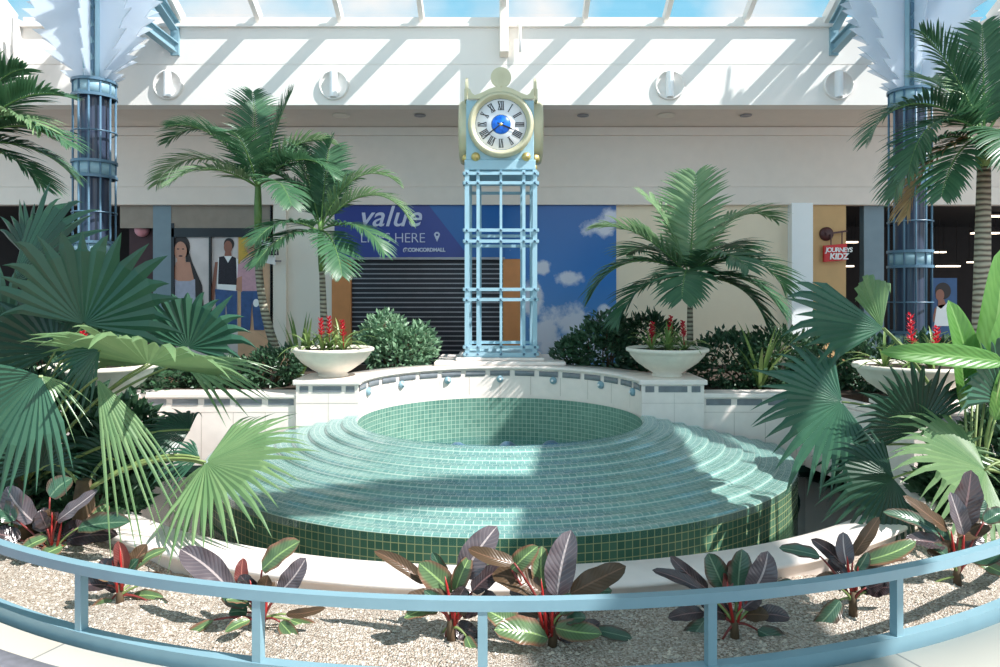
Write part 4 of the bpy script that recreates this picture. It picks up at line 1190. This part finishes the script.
# ------------------------------------------------------------------ flower bowls
def bowl(cx, cy, z0, rs, label, blabel, seed, spikes):
    t = thing('planter_bowl', label, 'planter', (cx, cy, z0), 'cast stone flower bowls')
    r = .44 * rs; h = .31 * rs
    pr = [(.001, 0), (r * .36, 0), (r * .38, h * .06), (r * .34, h * .12), (r * .52, h * .28), (r * .74, h * .50), (r * .89, h * .74), (r * .92, h * .84), (r * .99, h * .88), (r, h * .93), (r * .99, h * .98), (r * .95, h), (r * .88, h * .98), (r * .84, h * .88)]
    g = G(); g.lathe(pr, (cx, cy, z0), 56); g.build('bowl', M['bowl'], t)
    g = G(); g.lathe([(.001, h * .9), (r * .86, h * .9)], (cx, cy, z0), 32); g.build('soil', M['soil'], t)
    rn = random.Random(seed)
    for ci, (ox, oy, hasf) in enumerate(spikes):
        b = Vector((cx + ox * r, cy + oy * r, z0 + h * .9))
        bt = thing('bromeliad', blabel[ci] , 'bromeliad', tuple(b), 'bromeliads in the stone bowls')
        g = G()
        for i in range(17):
            a = rn.uniform(0, 2 * PI); L = rn.uniform(.26, .42) * rs; el_ = rn.uniform(.45, 1.4)
            d = Vector((math.cos(a) * math.cos(el_), math.sin(a) * math.cos(el_), math.sin(el_))); sd = Vector((-math.sin(a), math.cos(a), 0))
            p = b.copy(); prev = None; w = .024 * rs
            for j in range(8):
                ww = w * (.7, 1, 1, 1, .9, .75, .5, .05)[j]
                idx = g.pts([p - sd * ww / 2, p - Vector((0, 0, 1)).cross(sd) * 0 + Vector((0, 0, -.004)), p + sd * ww / 2])
                if prev is not None: g.face((prev, idx, idx + 1, prev + 1), 0, None, True); g.face((prev + 1, idx + 1, idx + 2, prev + 2), 0, None, True)
                prev = idx; p = p + d * L / 7; d = (d + Vector((0, 0, -.24))).normalized()
        g.build('foliage', M['strap'], bt)
        if hasf:
            H = hasf * rs
            tp = b + Vector((rn.uniform(-.03, .03), rn.uniform(-.03, .03), H))
            g = G(); g.tube([b, tp], [.007, .005], 6)
            st = g.build('flower_stalk', M['sheath'], bt)
            g = G()
            for i in range(34):
                s = i / 34; c = b.lerp(tp, .45 + .55 * s); a = i * 2.4; wd = .055 * rs * (1.0 - .35 * s)
                o_ = Vector((math.cos(a), math.sin(a), .8)) * wd; sd = Vector((-math.sin(a), math.cos(a), 0)) * .013 * rs
                idx = g.pts([c, c + o_ * .5 + sd, c + o_, c + o_ * .5 - sd]); g.face((idx, idx + 1, idx + 2, idx + 3))
            g.build('flower_spike', M['flower'], st)
    return t

bl = lambda s: ['green bromeliad %s' % x for x in s]
Yb = D + .31
bowl(wx(333, Yb), Yb, ZW, 1.0, 'stone flower bowl on the pedestal left of the clock tower',
     ['bromeliad with a red spike at the left of the left clock-side bowl', 'bromeliad with a red spike at the right of the left clock-side bowl', 'leafy bromeliad with no flower in the left clock-side bowl', 'bromeliad with a tall red spike in the middle of the left clock-side bowl', 'leafy bromeliad at the left rim of the left clock-side bowl'], 21,
     ((-.22, -.2, .34), (.32, -.25, .32), (.1, .35, 0), (-.08, -.05, .36), (-.6, 0, 0)))
bowl(wx(667, Yb), Yb, ZW, 1.0, 'stone flower bowl on the pedestal right of the clock tower',
     ['bromeliad with a red flower at the left of the right clock-side bowl', 'bromeliad with a red flower at the right of the right clock-side bowl', 'bromeliad with a red flower at the back of the right clock-side bowl', 'leafy bromeliad with no flower in the right clock-side bowl'], 22,
     ((-.42, -.2, .30), (.38, -.2, .31), (.1, .2, .36), (-.05, -.3, 0)))
bowl(wx(911, 5.82), 5.82, ZW, 1.0, 'stone flower bowl at far right among the fan palms',
     ['bromeliad with a tall red spike at the left of the far right bowl', 'bromeliad with a small red flower at the right of the far right bowl', 'leafy bromeliad at the middle of the far right bowl', 'leafy bromeliad spilling over the left of the far right bowl'], 23,
     ((-.08, -.2, .44), (.5, .1, .33), (.2, -.3, 0), (-.55, -.1, 0)))
bowl(wx(100, 5.82), 5.82, ZW, 1.0, 'stone flower bowl at far left mostly hidden by fan leaves',
     ['bromeliad with a dark red flower in the far left bowl', 'leafy bromeliad in the far left bowl'], 24, ((-.15, -.2, .3), (.35, .1, 0)))

# ------------------------------------------------------------------ shrubs
def shrub(label, blobs, n, leaf, mk, seed, base, sub=None):
    rn = random.Random(seed); base = Vector(base)
    t = thing('shrub', label, 'shrub', tuple(base), 'leafy shrubs behind the white walls')
    g = G()
    tot = sum(b[3] * b[5] for b in blobs)
    for (cx, cy, cz, rx, ry, rz) in blobs:
        for i in range(int(n * rx * rz / tot)):
            while True:
                u = Vector((rn.uniform(-1, 1), rn.uniform(-1, 1), rn.uniform(-1, 1)))
                if .3 < u.length < 1: break
            u = u.normalized() * (u.length ** .35)
            ff = rn.uniform(.8, 1.14) * (1 + .16 * noise.noise(Vector((u.x * 2 + cx, u.y * 2, u.z * 2 + seed)) * 1.3)); p = Vector((cx + u.x * rx * ff, cy + u.y * ry * ff, cz + u.z * rz * ff))
            if p.z < base.z + .01: p.z = base.z + rn.uniform(.01, .06)
            d = (u + Vector((rn.uniform(-.8, .8), rn.uniform(-.8, .8), rn.uniform(-.2, .9)))).normalized(); sd = d.cross(Vector((rn.uniform(-1, 1), rn.uniform(-1, 1), rn.uniform(-1, 1)))).normalized()
            L = leaf * rn.uniform(.6, 1.25); w = L * .28; nn = d.cross(sd) * L * .12
            idx = g.pts([p, p + d * L * .45 + sd * w - nn, p + d * L - nn * 2, p + d * L * .45 - sd * w - nn, p + d * L * .45])
            g.face((idx, idx + 1, idx + 4)); g.face((idx + 1, idx + 2, idx + 4)); g.face((idx + 2, idx + 3, idx + 4)); g.face((idx + 3, idx, idx + 4))
    g.build('foliage', M[mk], t)
    g = G()
    for (cx, cy, cz, rx, ry, rz) in blobs:
        for i in range(4):
            g.tube([(base.x * .3 + cx * .7, cy, base.z - .02), (cx + rn.uniform(-.5, .5) * rx, cy + rn.uniform(-.4, .4) * ry, cz), (cx + rn.uniform(-.7, .7) * rx, cy + rn.uniform(-.5, .5) * ry, cz + rz * .6)], [.012, .009, .004], 6)
    g.build('stem', M['twig'], t)
    return t

BZ = SOILZ - .1
def bb(px, py, Y, rx, ry, dep):
    c = P(px, py, Y); return (c.x, c.y, c.z, rx / F * Y, dep, ry / F * Y)
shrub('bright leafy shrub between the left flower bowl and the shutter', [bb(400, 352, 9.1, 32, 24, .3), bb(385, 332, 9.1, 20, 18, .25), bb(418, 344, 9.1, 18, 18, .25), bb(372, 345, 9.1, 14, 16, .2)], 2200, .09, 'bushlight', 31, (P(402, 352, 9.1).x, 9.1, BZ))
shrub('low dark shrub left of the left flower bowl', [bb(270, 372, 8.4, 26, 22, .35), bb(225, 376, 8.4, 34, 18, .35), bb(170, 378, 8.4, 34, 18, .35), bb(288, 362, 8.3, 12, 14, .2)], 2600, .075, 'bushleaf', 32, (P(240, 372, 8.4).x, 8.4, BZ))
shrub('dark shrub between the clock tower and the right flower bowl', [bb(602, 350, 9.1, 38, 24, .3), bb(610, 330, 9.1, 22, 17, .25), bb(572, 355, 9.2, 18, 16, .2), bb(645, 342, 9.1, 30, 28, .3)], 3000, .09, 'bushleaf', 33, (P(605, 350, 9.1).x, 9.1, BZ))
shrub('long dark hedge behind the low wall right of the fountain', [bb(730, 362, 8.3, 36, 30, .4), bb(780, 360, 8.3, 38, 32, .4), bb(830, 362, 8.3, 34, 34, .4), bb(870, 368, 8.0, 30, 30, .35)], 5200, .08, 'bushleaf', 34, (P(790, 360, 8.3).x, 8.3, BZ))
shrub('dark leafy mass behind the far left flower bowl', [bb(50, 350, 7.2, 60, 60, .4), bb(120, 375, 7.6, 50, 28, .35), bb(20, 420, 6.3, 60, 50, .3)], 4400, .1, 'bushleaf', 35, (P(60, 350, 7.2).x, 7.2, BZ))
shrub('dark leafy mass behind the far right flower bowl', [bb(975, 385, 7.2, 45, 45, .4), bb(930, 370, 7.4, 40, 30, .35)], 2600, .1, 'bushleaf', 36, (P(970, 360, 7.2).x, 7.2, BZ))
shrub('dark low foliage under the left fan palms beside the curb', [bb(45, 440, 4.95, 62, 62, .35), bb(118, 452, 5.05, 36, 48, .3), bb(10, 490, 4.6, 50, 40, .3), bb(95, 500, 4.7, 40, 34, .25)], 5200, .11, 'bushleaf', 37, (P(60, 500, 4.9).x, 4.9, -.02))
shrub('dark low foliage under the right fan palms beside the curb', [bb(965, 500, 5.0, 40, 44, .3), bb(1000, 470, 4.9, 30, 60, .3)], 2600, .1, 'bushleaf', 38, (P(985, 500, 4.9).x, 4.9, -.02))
# spiky young plants along the hedge
for i, (px, py, Y, lab_) in enumerate(((760, 348, 8.0, 'arching fresh green tuft at the hedge under the right palm'), (300, 335, 8.8, 'grassy tuft behind the left flower bowl'), (440, 330, 9.6, 'green tuft rising behind the bright shrub'))[:2]):
    b = Vector((wx(px, Y), Y, BZ)); t = thing('tufted_plant', lab_, 'plant', tuple(b)); rn = random.Random(50 + i)
    g = G()
    for j in range(26):
        a = rn.uniform(0, 2 * PI); el_ = rn.uniform(.9, 1.45); d = Vector((math.cos(a) * math.cos(el_), math.sin(a) * math.cos(el_), math.sin(el_))); sd = Vector((-math.sin(a), math.cos(a), 0)); p = b.copy(); prev = None; L = rn.uniform(.6, .95)
        for q in range(8):
            ww = .02 * (.6, .9, 1, 1, .9, .7, .4, .03)[q]; idx = g.pts([p - sd * ww, p + sd * ww])
            if prev is not None: g.face((prev, idx, idx + 1, prev + 1), 0, None, True)
            prev = idx; p = p + d * L / 7; d = (d + Vector((0, 0, -.14))).normalized()
    g.build('blades', M['strap'], t)

# ------------------------------------------------------------------ feather palms
A = P(256, 205, 9.0)
palm('tall feather palm left of the clock, leftmost of the pair, in front of the posters', P(258, 228, 9.0), (P(287, 350, 9.0).x, 9.0, BZ),
     [(180, 0, 66, 1.1, 2.5, 'palm'), (176, 0, 44, 1.1, 2.1, 'palm_pale'), (200, 0, 60, .95, 1.6, 'palm'), (120, 0, 78, .95, .5, 'palm'), (20, 0, 76, .95, .6, 'palm'), (0, 0, 60, .9, 1.9, 'palm_pale'), (-20, 0, 40, .9, 1.9, 'palm'), (270, 0, 50, .85, 1.3, 'palm'), (230, 0, 25, .85, 1.4, 'palm_pale'), (90, 0, 50, .9, 1.1, 'palm'), (310, 0, 10, .8, 1.4, 'palm')],
     1.42, .05, 41, shaft=.62, leafL=.42, bend=(-.12, 0, 0))
palm('feather palm nearest the shutter, right one of the pair left of the clock', P(322, 270, 8.8), (P(326, 350, 8.8).x, 8.8, BZ),
     [(175, 0, 66, .75, 1.3, 'palm'), (150, 0, 74, .95, .7, 'palm'), (5, 0, 68, 1.05, 2.5, 'palm_pale'), (-5, 0, 52, 1.1, 2.6, 'palm_pale'), (-30, 0, 15, .9, 1.6, 'palm'), (240, 0, 0, .9, 1.2, 'palm'), (238, 0, 20, .85, 1.5, 'palm'), (300, 0, -10, .85, 1.3, 'palm'), (80, 0, 60, .9, 1.0, 'palm'), (40, 0, 85, .9, .7, 'palm')],
     1.28, .045, 42, shaft=.60, leafL=.38)
palm('dense feather palm right of the clock, against the cream wall', P(690, 302, 8.5), (P(690, 350, 8.5).x, 8.5, BZ),
     [(180, 0, 50, .95, 1.2, 'palm_pale'), (175, 0, 30, 1.0, 2.2, 'palm'), (190, 0, 5, .8, 1.9, 'palm'), (150, 0, 70, .85, .9, 'palm_pale'), (60, 0, 80, .9, .5, 'palm_pale'), (5, 0, 64, 1.0, 2.0, 'palm_pale'), (0, 0, 36, .95, 2.2, 'palm'), (-15, 0, 5, .8, 2.1, 'palm'), (290, 0, 35, .8, 1.5, 'palm'), (250, 0, 15, .75, 1.5, 'palm'), (330, 0, 10, .85, 1.6, 'palm'), (40, 0, 40, .95, 1.2, 'palm'), (120, 0, 40, .9, 1.2, 'palm')],
     1.42, .04, 43, shaft=.38, leafL=.52, lw=.046, nleaf=30)
palm('tall feather palm at the right edge with some dry fronds', P(984, 165, 6.6), (P(980, 350, 6.6).x, 6.6, BZ),
     [(182, 0, 46, 1.05, 2.5, 'palm'), (190, 0, 15, .95, 2.4, 'palm'), (170, 0, 70, .9, .8, 'palm'), (215, 0, -10, .85, 1.4, 'palm'), (250, 0, 10, .8, 1.7, 'palm'), (178, 0, -5, .85, 2.6, 'dead'), (0, 0, 60, .9, 1.0, 'palm'), (-20, 0, 30, .9, 1.4, 'palm'), (60, 0, 80, .9, .6, 'palm'), (300, 0, -15, .7, 1.3, 'dead'), (100, 0, 60, .9, 1.0, 'palm_pale'), (200, 0, 30, .95, 2.8, 'palm'), (330, 0, 0, .8, 1.5, 'palm')],
     1.30, .07, 44, shaft=.30, leafL=.40)
palm('feather palm at the left edge, only its right-hand fronds in view', P(-35, 170, 6.2), (P(-30, 350, 6.2).x, 6.2, BZ),
     [(5, 0, 72, .85, 1.6, 'palm'), (0, 0, 50, 1.0, 1.3, 'palm'), (-8, 0, 22, 1.05, 1.2, 'palm'), (-15, 0, 35, .9, 1.6, 'palm_pale'), (20, 0, 10, .9, 1.3, 'palm'), (0, 0, -10, .8, 1.0, 'palm'), (90, 0, 60, .9, 1, 'palm'), (180, 0, 40, .9, 1.2, 'palm'), (40, 0, 80, .8, 1.2, 'palm_pale')],
     1.02, .07, 45, shaft=.3, leafL=.38)

# ------------------------------------------------------------------ fan palms
gz = -.04
fan_palm('largest fan palm at left, with tall upright leaves in front of the column', (-3.35, 4.9, gz), [
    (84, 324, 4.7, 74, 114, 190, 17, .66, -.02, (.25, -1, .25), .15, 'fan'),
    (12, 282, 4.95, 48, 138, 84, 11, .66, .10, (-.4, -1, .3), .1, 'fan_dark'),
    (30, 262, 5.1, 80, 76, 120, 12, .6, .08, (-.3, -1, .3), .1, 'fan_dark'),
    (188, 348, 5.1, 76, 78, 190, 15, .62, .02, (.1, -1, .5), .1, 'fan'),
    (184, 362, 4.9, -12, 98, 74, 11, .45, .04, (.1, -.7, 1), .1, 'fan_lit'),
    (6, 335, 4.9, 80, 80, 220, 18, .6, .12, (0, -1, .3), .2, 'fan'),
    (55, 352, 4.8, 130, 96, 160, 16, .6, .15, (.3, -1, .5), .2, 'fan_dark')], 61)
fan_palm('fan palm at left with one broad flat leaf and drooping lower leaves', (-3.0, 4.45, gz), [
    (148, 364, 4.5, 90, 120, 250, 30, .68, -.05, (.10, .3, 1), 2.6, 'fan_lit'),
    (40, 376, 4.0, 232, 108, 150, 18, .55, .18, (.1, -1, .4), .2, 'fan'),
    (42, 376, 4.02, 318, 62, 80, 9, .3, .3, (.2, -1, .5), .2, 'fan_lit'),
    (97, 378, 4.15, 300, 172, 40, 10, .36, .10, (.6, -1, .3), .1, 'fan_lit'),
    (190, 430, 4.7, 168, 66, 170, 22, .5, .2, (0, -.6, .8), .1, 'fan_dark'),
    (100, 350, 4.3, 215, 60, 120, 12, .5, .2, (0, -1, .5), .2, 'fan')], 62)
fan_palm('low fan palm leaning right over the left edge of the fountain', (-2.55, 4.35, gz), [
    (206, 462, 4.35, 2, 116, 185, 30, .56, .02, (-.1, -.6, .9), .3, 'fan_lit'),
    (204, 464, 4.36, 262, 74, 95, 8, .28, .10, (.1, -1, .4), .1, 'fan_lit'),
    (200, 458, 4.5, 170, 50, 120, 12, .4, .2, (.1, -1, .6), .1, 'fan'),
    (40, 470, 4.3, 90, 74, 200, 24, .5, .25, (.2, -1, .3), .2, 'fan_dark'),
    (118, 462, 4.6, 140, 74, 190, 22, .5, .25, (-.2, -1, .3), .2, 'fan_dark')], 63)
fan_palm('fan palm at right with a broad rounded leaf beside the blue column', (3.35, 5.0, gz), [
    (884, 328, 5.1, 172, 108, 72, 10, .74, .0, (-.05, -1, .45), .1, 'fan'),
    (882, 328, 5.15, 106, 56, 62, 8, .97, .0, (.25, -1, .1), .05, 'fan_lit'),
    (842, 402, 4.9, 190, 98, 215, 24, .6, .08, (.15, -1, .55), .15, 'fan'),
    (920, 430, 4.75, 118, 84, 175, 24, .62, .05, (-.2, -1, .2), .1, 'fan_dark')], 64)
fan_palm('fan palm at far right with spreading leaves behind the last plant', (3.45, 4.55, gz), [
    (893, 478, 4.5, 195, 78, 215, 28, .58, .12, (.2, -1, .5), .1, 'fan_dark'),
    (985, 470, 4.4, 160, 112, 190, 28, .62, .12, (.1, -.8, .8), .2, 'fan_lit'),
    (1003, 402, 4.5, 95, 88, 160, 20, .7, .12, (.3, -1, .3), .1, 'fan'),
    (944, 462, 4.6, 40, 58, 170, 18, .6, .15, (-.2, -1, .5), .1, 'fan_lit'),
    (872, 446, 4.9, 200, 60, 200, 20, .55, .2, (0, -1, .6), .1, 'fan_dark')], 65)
# broad pleated-leaf plant at the right edge
bp_ = Vector((P(985, 520, 4.7).x, 4.7, gz)); t = thing('pleated_leaf_plant', 'plant with broad upright pleated leaves at the right edge', 'plant', tuple(bp_))
for (x0, y0, x1, y1, w, dy) in ((978, 395, 1002, 248, 46, .1), (972, 400, 948, 300, 30, 0), (985, 400, 1012, 300, 40, -.1), (1004, 362, 880, 352, 22, -.3), (995, 420, 1010, 360, 30, -.2), (965, 410, 955, 345, 22, -.1)):
    p0 = P(x0, y0, 4.7 + dy); p1 = P(x1, y1, 4.7 + dy); q = bp_.lerp(p0, .5) + Vector((-.05, 0, .05))
    g = G(); g.tube([bp_, q, p0], [.016, .012, .007], 6); s_ = g.build('leaf_stalk', M['stalkgreen'], t)
    g = G(); blade(g, p0, p1, w / F * 4.7, (.1, -1, .3), curl=.08, fold=.3, pleat=.12); g.build('leaf', M['pleat'], s_)

# ------------------------------------------------------------------ camera, light, world
cam = bpy.data.cameras.new('camera'); co = bpy.data.objects.new('camera', cam); COL.objects.link(co)
co.location = (0, 0, E); co.rotation_euler = (PI / 2, 0, 0); cam.sensor_width = 36; cam.lens = F / 1000 * 36; cam.shift_y = -(333.5 - 295) / 1000; cam.clip_end = 200
sc.camera = co
sun = bpy.data.lights.new('sun', 'SUN'); so = bpy.data.objects.new('sun', sun); COL.objects.link(so)
so.rotation_euler = Vector((-.8, .35, -1.0)).to_track_quat('-Z', 'Y').to_euler(); sun.energy = 5.8; sun.angle = R(.6); sun.color = (1, .975, .95)
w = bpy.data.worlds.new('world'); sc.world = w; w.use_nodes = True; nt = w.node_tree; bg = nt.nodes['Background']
tc = nt.nodes.new('ShaderNodeTexCoord'); nz = nt.nodes.new('ShaderNodeTexNoise'); nz.inputs['Scale'].default_value = 3.0; nz.inputs['Detail'].default_value = 5
nt.links.new(tc.outputs['Generated'], nz.inputs[0]); cr = nt.nodes.new('ShaderNodeValToRGB'); nt.links.new(nz.outputs[0], cr.inputs[0])
cr.color_ramp.elements[0].position = .45; cr.color_ramp.elements[0].color = (.27, .68, .92, 1); cr.color_ramp.elements[1].position = .60; cr.color_ramp.elements[1].color = (1, .97, .94, 1)
nt.links.new(cr.outputs[0], bg.inputs[0])
def wm(op, a, b):
    m = nt.nodes.new('ShaderNodeMath'); m.operation = op
    for i, v in enumerate((a, b)):
        if hasattr(v, 'links'): nt.links.new(v, m.inputs[i])
        else: m.inputs[i].default_value = v
    return m.outputs[0]
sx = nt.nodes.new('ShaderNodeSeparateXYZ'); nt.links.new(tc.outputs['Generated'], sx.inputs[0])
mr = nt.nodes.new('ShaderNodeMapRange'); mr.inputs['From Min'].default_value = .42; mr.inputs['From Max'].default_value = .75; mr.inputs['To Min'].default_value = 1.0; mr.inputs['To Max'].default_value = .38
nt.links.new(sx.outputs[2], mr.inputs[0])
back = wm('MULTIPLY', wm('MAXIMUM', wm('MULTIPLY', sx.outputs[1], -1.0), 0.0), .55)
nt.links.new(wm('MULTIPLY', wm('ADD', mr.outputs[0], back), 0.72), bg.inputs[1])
sc.view_settings.view_transform = 'Standard'; sc.view_settings.look = 'None'; sc.view_settings.gamma = 1; sc.view_settings.exposure = .48
sc.view_settings.use_curve_mapping = False
sc.cycles.max_bounces = 8; sc.cycles.transparent_max_bounces = 24
